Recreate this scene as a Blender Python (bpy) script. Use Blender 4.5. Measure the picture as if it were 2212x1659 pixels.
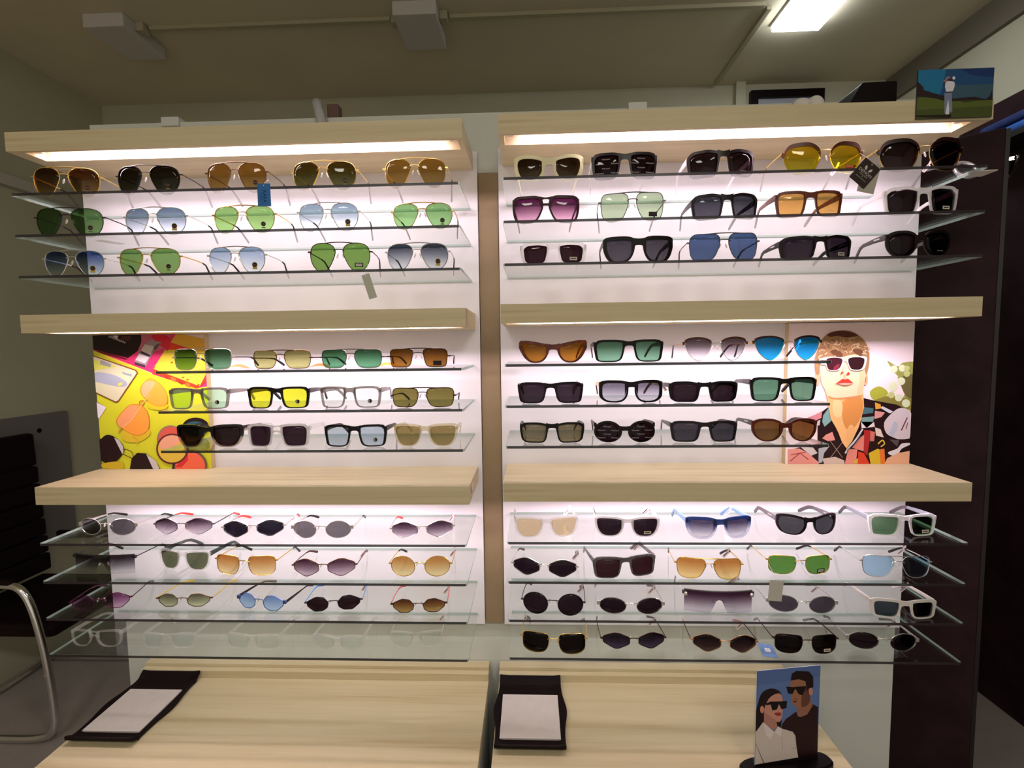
import bpy, bmesh, math, random
from mathutils import Vector, Matrix
from mathutils.geometry import tessellate_polygon
from math import pi, sin, cos, tan, atan2, radians

scene = bpy.context.scene
for o in list(bpy.data.objects): bpy.data.objects.remove(o, do_unlink=True)
col = scene.collection

# ------------------------------------------------------------------ camera
CAM = Vector((0.1461, -1.3139, -0.0036)); YAW, PITCH, ROLL, F = -0.0387, -0.0734, -0.0128, 1060.4841
def _basis():
    fw = Vector((sin(YAW) * cos(PITCH), cos(YAW) * cos(PITCH), sin(PITCH)))
    r = Vector((cos(YAW), -sin(YAW), 0)); u = r.cross(fw)
    return cos(ROLL) * r + sin(ROLL) * u, -sin(ROLL) * r + cos(ROLL) * u, fw
R_, U_, FW_ = _basis()
cam_data = bpy.data.cameras.new('camera'); cam = bpy.data.objects.new('camera', cam_data); col.objects.link(cam)
cam_data.sensor_fit = 'HORIZONTAL'; cam_data.sensor_width = 36; cam_data.lens = F / 2212 * 36
cam_data.clip_start = 0.02
cam.matrix_world = Matrix(((R_.x, U_.x, -FW_.x, CAM.x), (R_.y, U_.y, -FW_.y, CAM.y), (R_.z, U_.z, -FW_.z, CAM.z), (0, 0, 0, 1)))
scene.camera = cam
scene.view_settings.view_transform = 'Standard'; scene.view_settings.look = 'None'
scene.view_settings.exposure = 0.0; scene.view_settings.gamma = 1.0
scene.view_settings.use_curve_mapping = False
scene.cycles.transparent_max_bounces = 48
scene.cycles.max_bounces = 10

# ------------------------------------------------------------------ light
def s2l(c):
    def f(v):
        v = v / 255.0
        return v / 12.92 if v <= 0.04045 else ((v + 0.055) / 1.055) ** 2.4
    return tuple(f(v) for v in c)
world = bpy.data.worlds.new('world'); scene.world = world; world.use_nodes = True
WORLD_COL = (0.40, 0.375, 0.325); WORLD_STR = 1.45
world.node_tree.nodes['Background'].inputs[0].default_value = (*WORLD_COL, 1)
world.node_tree.nodes['Background'].inputs[1].default_value = WORLD_STR
def area(name, loc, direction, sx, sy, power, color, parent=None):
    d = bpy.data.lights.new(name, 'AREA'); d.shape = 'RECTANGLE'; d.size = sx; d.size_y = sy
    d.energy = power; d.color = color
    o = bpy.data.objects.new(name, d); col.objects.link(o)
    o.location = loc; o.rotation_euler = Vector(direction).to_track_quat('-Z', 'Y').to_euler()
    if parent: o.parent = parent
    return o
LED_COL = (1.0, 0.785, 0.89)
LED_POWER = (4.2, 3.9, 3.8)       # top, middle, lower wooden shelf of a unit

# ------------------------------------------------------------------ pixel rays on known planes
def ray(px, py): return FW_ * F + R_ * (px - 1106) - U_ * (py - 829.5)
def atY(px, py, Y): v = ray(px, py); return CAM + v * ((Y - CAM.y) / v.y)
def atZ(px, py, Z): v = ray(px, py); return CAM + v * ((Z - CAM.z) / v.z)
def atX(px, py, X): v = ray(px, py); return CAM + v * ((X - CAM.x) / v.x)
def atP(px, py, P, N): v = ray(px, py); return CAM + v * ((P - CAM).dot(N) / v.dot(N))

# ------------------------------------------------------------------ materials
M = {}
def newmat(name):
    m = bpy.data.materials.new(name); m.use_nodes = True; nt = m.node_tree; nt.nodes.clear()
    out = nt.nodes.new('ShaderNodeOutputMaterial'); return m, nt, out
def pbr(name, rgb, rough=0.5, metal=0.0, spec=0.5, noise=None, bump=0.0, scale=30.0):
    if name in M: return M[name]
    m, nt, out = newmat(name); b = nt.nodes.new('ShaderNodeBsdfPrincipled')
    nt.links.new(b.outputs[0], out.inputs[0])
    c = s2l(rgb); b.inputs['Base Color'].default_value = (*c, 1)
    b.inputs['Roughness'].default_value = rough; b.inputs['Metallic'].default_value = metal
    b.inputs['Specular IOR Level'].default_value = spec
    if noise or bump:
        tc = nt.nodes.new('ShaderNodeTexCoord'); n = nt.nodes.new('ShaderNodeTexNoise')
        n.inputs['Scale'].default_value = scale; n.inputs['Detail'].default_value = 6
        nt.links.new(tc.outputs['Object'], n.inputs['Vector'])
        if noise:
            r = nt.nodes.new('ShaderNodeValToRGB'); r.color_ramp.elements[0].position = .3; r.color_ramp.elements[1].position = .7
            r.color_ramp.elements[0].color = (*[x * (1 - noise) for x in c], 1); r.color_ramp.elements[1].color = (*[min(1, x * (1 + noise)) for x in c], 1)
            nt.links.new(n.outputs['Fac'], r.inputs[0]); nt.links.new(r.outputs[0], b.inputs['Base Color'])
        if bump:
            bp = nt.nodes.new('ShaderNodeBump'); bp.inputs['Strength'].default_value = bump; bp.inputs['Distance'].default_value = .002
            nt.links.new(n.outputs['Fac'], bp.inputs['Height']); nt.links.new(bp.outputs[0], b.inputs['Normal'])
    M[name] = m; return m
def emis(name, rgb, strength):
    m, nt, out = newmat(name); e = nt.nodes.new('ShaderNodeEmission'); e.inputs[0].default_value = (*rgb, 1); e.inputs[1].default_value = strength
    nt.links.new(e.outputs[0], out.inputs[0]); M[name] = m; return m
def thin_glass(name, top, bottom=None, gloss=1.0, diffuse=0.0, rough=0.0, dcol=(1, 1, 1), pos=(0.15, 0.85)):
    """tinted clear sheet: transparent with a Fresnel gloss, optional top to bottom tint of the lens itself"""
    if name in M: return M[name]
    m, nt, out = newmat(name)
    tr = nt.nodes.new('ShaderNodeBsdfTransparent'); tr.inputs[0].default_value = (*top, 1)
    if bottom and bottom != top:
        tc = nt.nodes.new('ShaderNodeTexCoord'); sp = nt.nodes.new('ShaderNodeSeparateXYZ'); rp = nt.nodes.new('ShaderNodeValToRGB')
        nt.links.new(tc.outputs['Generated'], sp.inputs[0]); nt.links.new(sp.outputs['Z'], rp.inputs[0])
        rp.color_ramp.elements[0].position = pos[0]; rp.color_ramp.elements[1].position = pos[1]
        rp.color_ramp.elements[0].color = (*bottom, 1); rp.color_ramp.elements[1].color = (*top, 1)
        nt.links.new(rp.outputs[0], tr.inputs[0])
    base = tr
    if diffuse > 0:
        df = nt.nodes.new('ShaderNodeBsdfDiffuse'); df.inputs[0].default_value = (*dcol, 1)
        mx0 = nt.nodes.new('ShaderNodeMixShader'); mx0.inputs[0].default_value = diffuse
        nt.links.new(tr.outputs[0], mx0.inputs[1]); nt.links.new(df.outputs[0], mx0.inputs[2]); base = mx0
    g = nt.nodes.new('ShaderNodeBsdfGlossy'); g.inputs['Roughness'].default_value = rough
    lw = nt.nodes.new('ShaderNodeLayerWeight'); lw.inputs[0].default_value = .5      # facing = 1 - cos, same on both sides
    pw = nt.nodes.new('ShaderNodeMath'); pw.operation = 'POWER'; pw.inputs[1].default_value = 5.0; nt.links.new(lw.outputs['Facing'], pw.inputs[0])
    ma = nt.nodes.new('ShaderNodeMath'); ma.operation = 'MULTIPLY_ADD'; ma.inputs[1].default_value = .96; ma.inputs[2].default_value = .04; nt.links.new(pw.outputs[0], ma.inputs[0])
    mm = nt.nodes.new('ShaderNodeMath'); mm.operation = 'MULTIPLY'; mm.inputs[1].default_value = gloss; mm.use_clamp = True
    nt.links.new(ma.outputs[0], mm.inputs[0])
    mx = nt.nodes.new('ShaderNodeMixShader'); nt.links.new(mm.outputs[0], mx.inputs[0])
    nt.links.new(base.outputs[0], mx.inputs[1]); nt.links.new(g.outputs[0], mx.inputs[2])
    nt.links.new(mx.outputs[0], out.inputs[0]); M[name] = m; return m
PANEL = s2l((240, 222, 226))
def hx(s): return tuple(int(s[i:i + 2], 16) for i in (0, 2, 4))
def lens_mat(spec, gloss=1.0):
    """spec 'rrggbb' or 'rrggbb>rrggbb': how the lens looks against the white panel"""
    key = 'lens_' + spec + ('' if gloss == 1 else '_%g' % gloss)
    if key in M: return M[key]
    cs = []
    for s in spec.split('>'):
        c = s2l(hx(s)); cs.append(tuple(min(.99, max(.0005, a / b)) ** 0.5 for a, b in zip(c, PANEL)))
    return thin_glass(key, cs[0], cs[-1] if len(cs) > 1 else None, gloss=gloss * .45)
def ink_mat():
    m, nt, out = newmat('print_ink'); b = nt.nodes.new('ShaderNodeBsdfPrincipled'); a = nt.nodes.new('ShaderNodeVertexColor'); a.layer_name = 'Col'
    nt.links.new(a.outputs[0], b.inputs['Base Color']); b.inputs['Roughness'].default_value = .45; b.inputs['Specular IOR Level'].default_value = .3
    nt.links.new(b.outputs[0], out.inputs[0]); M['ink'] = m
ink_mat()
def wood_mat(name, c1, c2, c3, seed=0.0):
    m, nt, out = newmat(name); b = nt.nodes.new('ShaderNodeBsdfPrincipled'); nt.links.new(b.outputs[0], out.inputs[0])
    tc = nt.nodes.new('ShaderNodeTexCoord'); mp = nt.nodes.new('ShaderNodeMapping')
    mp.inputs['Scale'].default_value = (1.1, 16, 30); mp.inputs['Location'].default_value = (seed, seed * 2, seed)
    nt.links.new(tc.outputs['Object'], mp.inputs[0])
    n1 = nt.nodes.new('ShaderNodeTexNoise'); n1.inputs['Scale'].default_value = 1.6; n1.inputs['Detail'].default_value = 7; n1.inputs['Distortion'].default_value = .6
    nt.links.new(mp.outputs[0], n1.inputs['Vector'])
    mp2 = nt.nodes.new('ShaderNodeMapping'); mp2.inputs['Scale'].default_value = (3.5, 130, 160); nt.links.new(tc.outputs['Object'], mp2.inputs[0])
    n2 = nt.nodes.new('ShaderNodeTexNoise'); n2.inputs['Scale'].default_value = 1.5; n2.inputs['Detail'].default_value = 4
    nt.links.new(mp2.outputs[0], n2.inputs['Vector'])
    mix = nt.nodes.new('ShaderNodeMath'); mix.operation = 'MULTIPLY_ADD'; mix.inputs[1].default_value = .3; nt.links.new(n2.outputs['Fac'], mix.inputs[0]); nt.links.new(n1.outputs['Fac'], mix.inputs[2])
    rp = nt.nodes.new('ShaderNodeValToRGB'); e = rp.color_ramp.elements
    e[0].position = .42; e[0].color = (*s2l(c3), 1); e[1].position = .85; e[1].color = (*s2l(c1), 1)
    k = e.new(.58); k.color = (*s2l(c2), 1)
    nt.links.new(mix.outputs[0], rp.inputs[0]); nt.links.new(rp.outputs[0], b.inputs['Base Color'])
    b.inputs['Roughness'].default_value = .5; b.inputs['Specular IOR Level'].default_value = .3
    M[name] = m; return m
WOOD = wood_mat('pale_oak', (208, 194, 160), (199, 183, 147), (186, 166, 128))
PANELM = pbr('white_laminate', (226, 224, 228), .5, spec=.3, noise=.015, scale=8)
PARTM = pbr('grey_partition_paint', (200, 202, 194), .7, spec=.2, noise=.04, scale=5)
WALLM = pbr('olive_grey_wall_paint', (192, 188, 164), .8, spec=.2, noise=.04, scale=3, bump=.1)
CEILM = pbr('ceiling_paint', (216, 206, 178), .85, spec=.1, noise=.05, scale=2.5)
FLOORM = pbr('grey_floor_tile', (160, 150, 144), .35, noise=.1, scale=6)
DARKM = pbr('dark_brown_board', (46, 28, 32), .6, spec=.12, noise=.35, scale=9, bump=.2)
BLACKM = pbr('black_leather', (20, 8, 10), .6, spec=.12, noise=.2, scale=40, bump=.2)
CHROME = pbr('chrome', (225, 222, 222), .12, metal=1)
GLASS = thin_glass('shelf_glass', (.968, .985, .975), gloss=1.0)
def edge_mat(name, rgb, trans):
    m, nt, out = newmat(name); p = nt.nodes.new('ShaderNodeBsdfPrincipled'); p.inputs['Base Color'].default_value = (*s2l(rgb), 1)
    p.inputs['Roughness'].default_value = .25; p.inputs['Specular IOR Level'].default_value = .25; t = nt.nodes.new('ShaderNodeBsdfTransparent'); t.inputs[0].default_value = (.75, .9, .86, 1)
    mx = nt.nodes.new('ShaderNodeMixShader'); mx.inputs[0].default_value = trans
    nt.links.new(p.outputs[0], mx.inputs[1]); nt.links.new(t.outputs[0], mx.inputs[2]); nt.links.new(mx.outputs[0], out.inputs[0]); M[name] = m; return m
EDGE = edge_mat('polished_glass_edge', (52, 44, 48), .06)  # dark base colour stands for the dim room reflected in the front edge
EDGE2 = edge_mat('green_glass_edge', (168, 190, 180), .25)

# ------------------------------------------------------------------ mesh helpers
def finish(bm, name, mats, parent=None, smooth=False, loc=None):
    me = bpy.data.meshes.new(name); bm.normal_update(); bm.to_mesh(me); bm.free()
    for m in (mats if isinstance(mats, (list, tuple)) else [mats]): me.materials.append(m)
    if smooth:
        for p in me.polygons: p.use_smooth = True
    o = bpy.data.objects.new(name, me); col.objects.link(o)
    if parent: o.parent = parent
    if loc is not None: o.location = loc
    return o
def tag(o, label=None, cat=None, group=None, kind=None):
    if label: o['label'] = label
    if cat: o['category'] = cat
    if group: o['group'] = group
    if kind: o['kind'] = kind
    return o
def thing(name, label, cat, loc=(0, 0, 0), rz=0.0, group=None):
    o = bpy.data.objects.new(name, None); o.empty_display_size = .02; col.objects.link(o)
    o.location = loc; o.rotation_euler = (0, 0, rz); return tag(o, label, cat, group)
def box(bm, x0, x1, y0, y1, z0, z1, bev=0.0, mi=0):
    vs = [bm.verts.new((x, y, z)) for x in (x0, x1) for y in (y0, y1) for z in (z0, z1)]
    fs = [bm.faces.new([vs[i] for i in f]) for f in ((0, 1, 3, 2), (4, 6, 7, 5), (0, 4, 5, 1), (2, 3, 7, 6), (0, 2, 6, 4), (1, 5, 7, 3))]
    for f in fs: f.material_index = mi
    if bev:
        bmesh.ops.bevel(bm, geom=list({e for f in fs for e in f.edges}), offset=bev, segments=2, affect='EDGES', profile=.5)
    return fs
def mbox(name, m, x0, x1, y0, y1, z0, z1, bev=0.0, parent=None, origin=None):
    bm = bmesh.new(); ox, oy, oz = origin if origin else (0, 0, 0)
    box(bm, x0 - ox, x1 - ox, y0 - oy, y1 - oy, z0 - oz, z1 - oz, bev); return finish(bm, name, m, parent, loc=origin)
def tube(bm, pts, r, seg=6, closed=False, cap=True, rs=None, flat=None):
    pts = [Vector(p) for p in pts]; n = len(pts); rings = []; up = None
    for i, p in enumerate(pts):
        a = pts[(i - 1) % n] if (closed or i > 0) else p; b = pts[(i + 1) % n] if (closed or i < n - 1) else p
        t = (b - a).normalized()
        if up is None: up = Vector((0, 0, 1)) if abs(t.z) < .9 else Vector((0, 1, 0))
        s = t.cross(up)
        if s.length < 1e-6: s = t.cross(Vector((1, 0, 0)))
        s.normalize(); up = s.cross(t).normalized()
        rr = rs[i] if rs else r; ra, rb = (rr if isinstance(rr, tuple) else (rr, rr))
        rings.append([bm.verts.new(p + s * cos(2 * pi * k / seg) * ra + up * sin(2 * pi * k / seg) * rb) for k in range(seg)])
    m = n if closed else n - 1
    for i in range(m):
        A, B = rings[i], rings[(i + 1) % n]
        for k in range(seg): bm.faces.new((A[k], A[(k + 1) % seg], B[(k + 1) % seg], B[k]))
    if cap and not closed:
        bm.faces.new(rings[0][::-1]); bm.faces.new(rings[-1])
def crom(ctrl, n, closed=True):
    """Catmull-Rom through 2D/3D control points"""
    out = []; N = len(ctrl); segs = N if closed else N - 1; per = max(1, n // segs)
    for i in range(segs):
        def g(j): return Vector(ctrl[j % N]) if closed else Vector(ctrl[max(0, min(N - 1, j))])
        p0, p1, p2, p3 = g(i - 1), g(i), g(i + 1), g(i + 2)
        for k in range(per):
            t = k / per
            out.append(.5 * ((2 * p1) + (p2 - p0) * t + (2 * p0 - 5 * p1 + 4 * p2 - p3) * t * t + (3 * p1 - p0 - 3 * p2 + p3) * t ** 3))
    if not closed: out.append(Vector(ctrl[-1]))
    return out
def chamfer(poly, k, n=3):
    """round polygon corners: quadratic corners, k = fraction of the edges kept for the corner"""
    out = []; N = len(poly)
    for i in range(N):
        a, b, c = Vector(poly[i - 1]), Vector(poly[i]), Vector(poly[(i + 1) % N])
        p = b + (a - b) * k; q = b + (c - b) * k
        for j in range(n + 1):
            t = j / n; out.append((1 - t) ** 2 * p + 2 * t * (1 - t) * b + t * t * q)
    return out
_textcache = {}
def text_tris(s):
    if s in _textcache: return _textcache[s]
    c = bpy.data.curves.new('t', 'FONT'); c.body = s; c.align_x = 'CENTER'; c.align_y = 'CENTER'; c.resolution_u = 2
    o = bpy.data.objects.new('t', c); col.objects.link(o); bpy.context.view_layer.update()
    me = bpy.data.meshes.new_from_object(o.evaluated_get(bpy.context.evaluated_depsgraph_get()))
    res = ([(v.co.x, v.co.y) for v in me.vertices], [tuple(p.vertices) for p in me.polygons])
    bpy.data.objects.remove(o, do_unlink=True); bpy.data.curves.remove(c); bpy.data.meshes.remove(me)
    _textcache[s] = res; return res
class Ink:
    """flat coloured print: polygons in 2D laid one over the other, mapped on a surface by fn(x, y, layer) -> Vector"""
    def __init__(s, fn, tr=None): s.fn = fn; s.v = []; s.f = []; s.c = []; s.layer = 0; s.tr = tr
    def poly(s, pts, rgb, smooth=0, clip=None, keep=False):
        pts = [tuple(p) for p in pts]
        if smooth: pts = [tuple(p) for p in crom(pts, smooth * len(pts))]
        if clip: pts = [(min(max(x, clip[0]), clip[2]), min(max(y, clip[1]), clip[3])) for x, y in pts]
        if not keep: s.layer += 1
        b = len(s.v); s.v += [s.fn(x, y, s.layer) for x, y in pts]
        for t in tessellate_polygon([[Vector((x, y, 0)) for x, y in pts]]):
            s.f.append([b + i for i in t]); s.c.append(s2l(rgb))
    def disc(s, cx, cy, rx, ry, rgb, a=0.0, clip=None):
        s.poly([(cx + rx * cos(t) * cos(a) - ry * sin(t) * sin(a), cy + rx * cos(t) * sin(a) + ry * sin(t) * cos(a)) for t in [2 * pi * k / 28 for k in range(28)]], rgb, clip=clip)
    def line(s, pts, w, rgb, smooth=0, clip=None):
        pts = [Vector(p) for p in (crom(pts, smooth * (len(pts) - 1), False) if smooth else pts)]
        L, Rr = [], []
        for i, p in enumerate(pts):
            t = (pts[min(i + 1, len(pts) - 1)] - pts[max(i - 1, 0)]); t = t.normalized() if t.length > 0 else Vector((1, 0)); n = Vector((-t.y, t.x)) * w / 2
            L.append(p + n); Rr.append(p - n)
        s.layer += 1
        for i in range(len(pts) - 1):
            s.poly([L[i], L[i + 1], Rr[i + 1], Rr[i]], rgb, clip=clip, keep=True)
    def text(s, t, cx, cy, size, rgb, ang=0.0, flip=1):
        vs, fs = text_tris(t); s.layer += 1; b = len(s.v)
        for x, y in vs:
            x, y = x * size, y * size * flip
            s.v.append(s.fn(cx + x * cos(ang) - y * sin(ang), cy + x * sin(ang) + y * cos(ang), s.layer))
        for f in fs: s.f.append([b + i for i in f]); s.c.append(s2l(rgb))
    def build(s, name, parent=None, face=None):
        me = bpy.data.meshes.new(name); me.from_pydata([tuple(v) for v in s.v], [], s.f); me.materials.append(M['ink'])
        at = me.color_attributes.new('Col', 'FLOAT_COLOR', 'CORNER')
        for p, c in zip(me.polygons, s.c):
            for li in p.loop_indices: at.data[li].color = (*c, 1)
        o = bpy.data.objects.new(name, me); col.objects.link(o)
        if parent: o.parent = parent
        return o

# ------------------------------------------------------------------ room shell
ZC, ZF, XL, XR, YB = 1.40, -1.50, -2.28, 2.08, 1.50
KC = (1.40 + .0036) / 1.2536
def sx_(x): return CAM.x + (x - CAM.x) * KC
def sy_(y): return CAM.y + (y - CAM.y) * KC
def struct(o): o['kind'] = 'structure'; return o
struct(mbox('ceiling', CEILM, XL - .1, XR + .1, -3.6, YB + .1, ZC, ZC + .1))
struct(mbox('floor', FLOORM, XL - .1, XR + .1, -3.6, YB + .1, ZF - .1, ZF))
struct(mbox('wall_back', WALLM, XL - .1, XR + .1, YB, YB + .1, ZF, ZC))
struct(mbox('wall_left', WALLM, XL - .1, XL, -3.6, YB, ZF, ZC))
struct(mbox('wall_right', WALLM, XR, XR + .1, -3.6, YB, ZF, ZC))
struct(mbox('wall_shadow_band', pbr('shadow_band_taupe', (112, 104, 88), .7), XR - .02, XR, -3.6, YB, ZC - .13, ZC))  # darker strip paints in the shadow band along the top of the right wall
# white wiring rail on the left wall
struct(mbox('trim_2', pbr('wiring_rail_plastic', (196, 188, 180), .5), XL, XL + .03, -1.2, YB, atX(60, 404, XL).z - .03, atX(60, 404, XL).z + .02, .003))
struct(mbox('trim_3', WALLM, atY(1593, 190, YB).x - .02, atY(1593, 190, YB).x + .03, YB - .035, YB, ZF, ZC))
# freestanding partition
p = mbox('partition_board', PARTM, -1.04, 1.137, .018, .075, ZF, .612)
tag(p, 'tall grey white freestanding partition board carrying both display units', 'partition')
capm = pbr('white_plastic', (205, 205, 200), .5)
for px, lab in ((372, 'white plastic clip on the partition edge above the left unit'), (1376, 'white plastic clip on the partition edge above the right unit')):
    q = atY(px, 268 if px < 600 else 232, .02)
    tag(mbox('edge_clip', capm, q.x - .024, q.x + .024, .01, .085, .6, .624, .002), lab, 'clip')
tag(mbox('centre_infill', pbr('tan_infill', (138, 118, 88), .6, noise=.06, scale=6), .0125, .0645, .006, .0178, -.772, .455, .001), 'tan infill strip between the two white back panels', 'infill')  # plain tan strip filling the gap between the back panels
# conduit elbow over the left unit
g = thing('cable_elbow', 'grey corrugated cable conduit bent over the partition top, brown box beside', 'conduit', (0, 0, 0))
q = atY(686, 262, .0)
bm = bmesh.new(); tube(bm, [(q.x - .02, .06, .66), (q.x - .012, .03, .655), (q.x - .002, .01, .635), (q.x + .008, 0, .605), (q.x + .014, -.003, .56)], .012, 10, rs=[(.013 if k % 2 else .0115,) * 2 for k in range(5)])
finish(bm, 'conduit_tube', pbr('grey_conduit', (170, 168, 172), .5), g, True)
mbox('junction_box', pbr('brown_plastic', (84, 50, 38), .5), q.x + .018, q.x + .048, .02, .05, .612, .648, .002, g)

# ceiling boxes with conduits
boxm = pbr('ceiling_box_plastic', (206, 200, 196), .6)
for (x0, x1, lab) in ((-1.50, -1.345, 'grey rectangular box on the ceiling, at the far left end of the conduit'), (-.342, -.182, 'grey rectangular box on the ceiling in the middle of the conduit run')):
    o = thing('ceiling_box', lab, 'ceiling box', (0, 0, 0), 0, 'boxes on the ceiling conduit')
    x0, x1 = sx_(x0), sx_(x1)
    mbox('box_body', boxm, x0, x1, sy_(.535), sy_(.75), ZC - .055, ZC, .004, o)
    mbox('connector', pbr('ivory_plastic', (176, 168, 138), .5), x1, x1 + .035, sy_(.59), sy_(.63), ZC - .035, ZC, .004, o)
    if x0 > -1.2: mbox('connector', M['ivory_plastic'], x0 - .03, x0, sy_(.61), sy_(.65), ZC - .03, ZC, .004, o)
cm = M['ivory_plastic']
tag(mbox('ceiling_conduit', cm, sx_(-1.31), sx_(-.372), sy_(.615), sy_(.633), ZC - .016, ZC, .002), 'ivory conduit on the ceiling between the two grey boxes', 'conduit')
tag(mbox('ceiling_conduit', cm, sx_(-.147), sx_(1.02), sy_(.615), sy_(.633), ZC - .016, ZC, .002), 'ivory conduit on the ceiling running from middle box toward the lit panel', 'conduit')
tag(mbox('ceiling_conduit', cm, sx_(1.035), sx_(1.055), sy_(.64), YB - .035, ZC - .014, ZC, .002), 'ivory conduit beside the lit ceiling panel running to the back wall', 'conduit')

# ceiling light panels (lit one in view, two more behind the viewer)
PANELE = emis('lit_diffuser', (.88, .93, 1.0), 16.0)
def ceil_light(x0, x1, y0, y1, lab, em):
    t = thing('ceiling_light', lab, 'ceiling light', ((x0 + x1) / 2, (y0 + y1) / 2, ZC))
    mbox('light_frame', capm, x0 - t.location.x - .006, x1 - t.location.x + .006, y0 - t.location.y - .006, y1 - t.location.y + .006, -.012, 0, 0, t)
    mbox('diffuser', em, x0 - t.location.x, x1 - t.location.x, y0 - t.location.y, y1 - t.location.y, -.034, -.012, .003, t)
ceil_light(sx_(1.105), sx_(1.285), sy_(.14), sy_(.75), 'bright white lit panel light on the ceiling, upper right', PANELE)
ceil_light(-.9, -.3, -2.6, -2.3, 'lit panel light on ceiling behind the viewer, left', emis('lit_diffuser_rear', (1.0, .95, .86), 30.0))
ceil_light(.6, 1.2, -2.6, -2.3, 'lit panel light on ceiling behind the viewer, right', M['lit_diffuser_rear'])

# ------------------------------------------------------------------ the two display units
W, DW, TH = 1.05, 0.1985, 0.0427
XR0 = 0.0791
UNITS = {'L': (-W, 0.0), 'R': (XR0, 0.0069)}
WZ = (0.5022, 0.0881, -0.3238)
GZ = [.3642, .2709, .1774, -.0469, -.1399, -.2325, -.4586, -.5528, -.6455, -.7381]
GD = [.2045] * 3 + [.2142] * 3 + [.208] * 4
UN = {'L': 'left', 'R': 'right'}
for u, (x0, dz) in UNITS.items():
    xa, xb = (x0 - .008, .012) if u == 'L' else (x0 - .014, x0 + W + .008)
    xa, xb = (-1.058, .011) if u == 'L' else (.066, 1.136)
    tag(mbox('back_panel', PANELM, xa, xb, 0, .0178, -.772, .508 + dz, .0008), 'white laminate back panel of the %s display unit' % UN[u], 'panel')
    for i in range(3):
        t = thing('wooden_shelf', '%s pale oak box shelf with lamp strip underneath, %s display unit' % (('topmost', 'middle', 'lowest')[i], UN[u]), 'shelf', (x0, 0, WZ[i] + dz - TH), 0, 'oak box shelves of the display units')
        # body with a slot for the lamp, 45 mm wide, closed at both ends
        sy0, sy1, dp = -DW + .010, -DW + .062, .026
        bm = bmesh.new()
        box(bm, 0, W, -DW, -.0005, dp, TH)
        box(bm, 0, W, -DW, sy0, 0, dp); box(bm, 0, W, sy1, -.0005, 0, dp)
        e0 = .035 if u == 'L' else .012; e1 = .012 if u == 'L' else .035
        box(bm, 0, e0, sy0, sy1, 0, dp); box(bm, W - e1, W, sy0, sy1, 0, dp)
        bmesh.ops.remove_doubles(bm, verts=bm.verts, dist=1e-6)
        finish(bm, 'shelf_body', WOOD, t)
        lm = emis('lamp_glow_%d%s' % (i, u), (1.0, .74, .87), 1.15)
        bm = bmesh.new(); ym = (sy0 + sy1) / 2 - .008
        tube(bm, [(e0 + .02, ym, dp - .010), (W - e1 - .02, ym, dp - .010)], .0065, 12); finish(bm, 'lamp_tube', lm, t, True)
        bm = bmesh.new(); box(bm, e0 + .004, e0 + .02, ym - .008, ym + .008, dp - .019, dp, .001); box(bm, W - e1 - .02, W - e1 - .004, ym - .008, ym + .008, dp - .019, dp, .001)
        finish(bm, 'lamp_holder', pbr('white_holder', (225, 210, 200), .4), t)
        area('lamp_light', (W / 2, ym + .012, dp - .0122), (0, .60, -.80), W - .12, .010, LED_POWER[i], LED_COL, t)
        if u == 'L' and i == 2:
            s = Ink(lambda x, y, l: Vector((W + .0002 + l * .0002, x, y)))
            s.poly([(-.16, .008), (-.13, .008), (-.13, .034), (-.16, .034)], (215, 210, 200)); s.poly([(-.156, .012), (-.150, .012), (-.150, .03), (-.156, .03)], (60, 55, 55)); s.poly([(-.146, .012), (-.134, .012), (-.134, .015), (-.146, .015)], (90, 85, 85))
            s.build('paper_label', t)
ordn = ['first', 'second', 'third', 'fourth', 'fifth', 'sixth', 'seventh', 'eighth', 'ninth', 'lowest']
def glass_span(u, i):
    x0 = UNITS[u][0]
    if 3 <= i <= 5: return (-W + .328, -.0075) if u == 'L' else (x0 + .0085, x0 + .727)
    return (x0 + .008, x0 + W - .008)
for u, (x0, dz) in UNITS.items():
    for i in range(10):
        a, b = glass_span(u, i); z = GZ[i] + dz
        bm = bmesh.new(); fs = box(bm, 0, b - a, -GD[i], -.0015, -.006, 0)
        es = [e for e in bm.edges if abs(e.verts[0].co.z - e.verts[1].co.z) > .001 and e.verts[0].co.y < -.1]
        bmesh.ops.bevel(bm, geom=es, offset=.006, segments=3, affect='EDGES', profile=.5)
        bm.normal_update()
        for f in bm.faces:
            if abs(f.normal.z) > .9: f.material_index = 0
            elif f.normal.y > .9: f.material_index = 2
            elif abs(f.normal.x) > .4: f.material_index = 2
            else: f.material_index = 1
        o = finish(bm, 'glass_shelf', [GLASS, EDGE, EDGE2], None, loc=(a, 0, z))
        tag(o, '%s clear glass shelf counted from the top, %s display unit' % (ordn[i] if i else 'topmost', UN[u]), 'shelf', 'glass shelves of the %s display unit' % UN[u])

# ------------------------------------------------------------------ desks
ZD = -.92
for (x0, x1, lab) in ((-.965, .021, 'left'), (.0505, .834, 'right')):
    t = thing('counter_desk', 'pale oak counter top with a low back rail, on the %s below the glass shelves' % lab, 'desk', (x0, 0, 0), 0, 'oak counters under the shelves')
    mbox('desk_top', WOOD, 0, x1 - x0, -.34, .0, ZD - .03, ZD, .001, t)
    mbox('back_rail', WOOD, 0, x1 - x0, -.028, .0, ZD, ZD + .021, .001, t)
    mbox('rail_cap', WOOD, 0, x1 - x0, -.012, .016, ZD + .021, ZD + .031, .001, t)
    mbox('cabinet_body', PARTM, .004, x1 - x0 - .004, -.33, .0, ZF, ZD - .03, 0, t)

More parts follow.
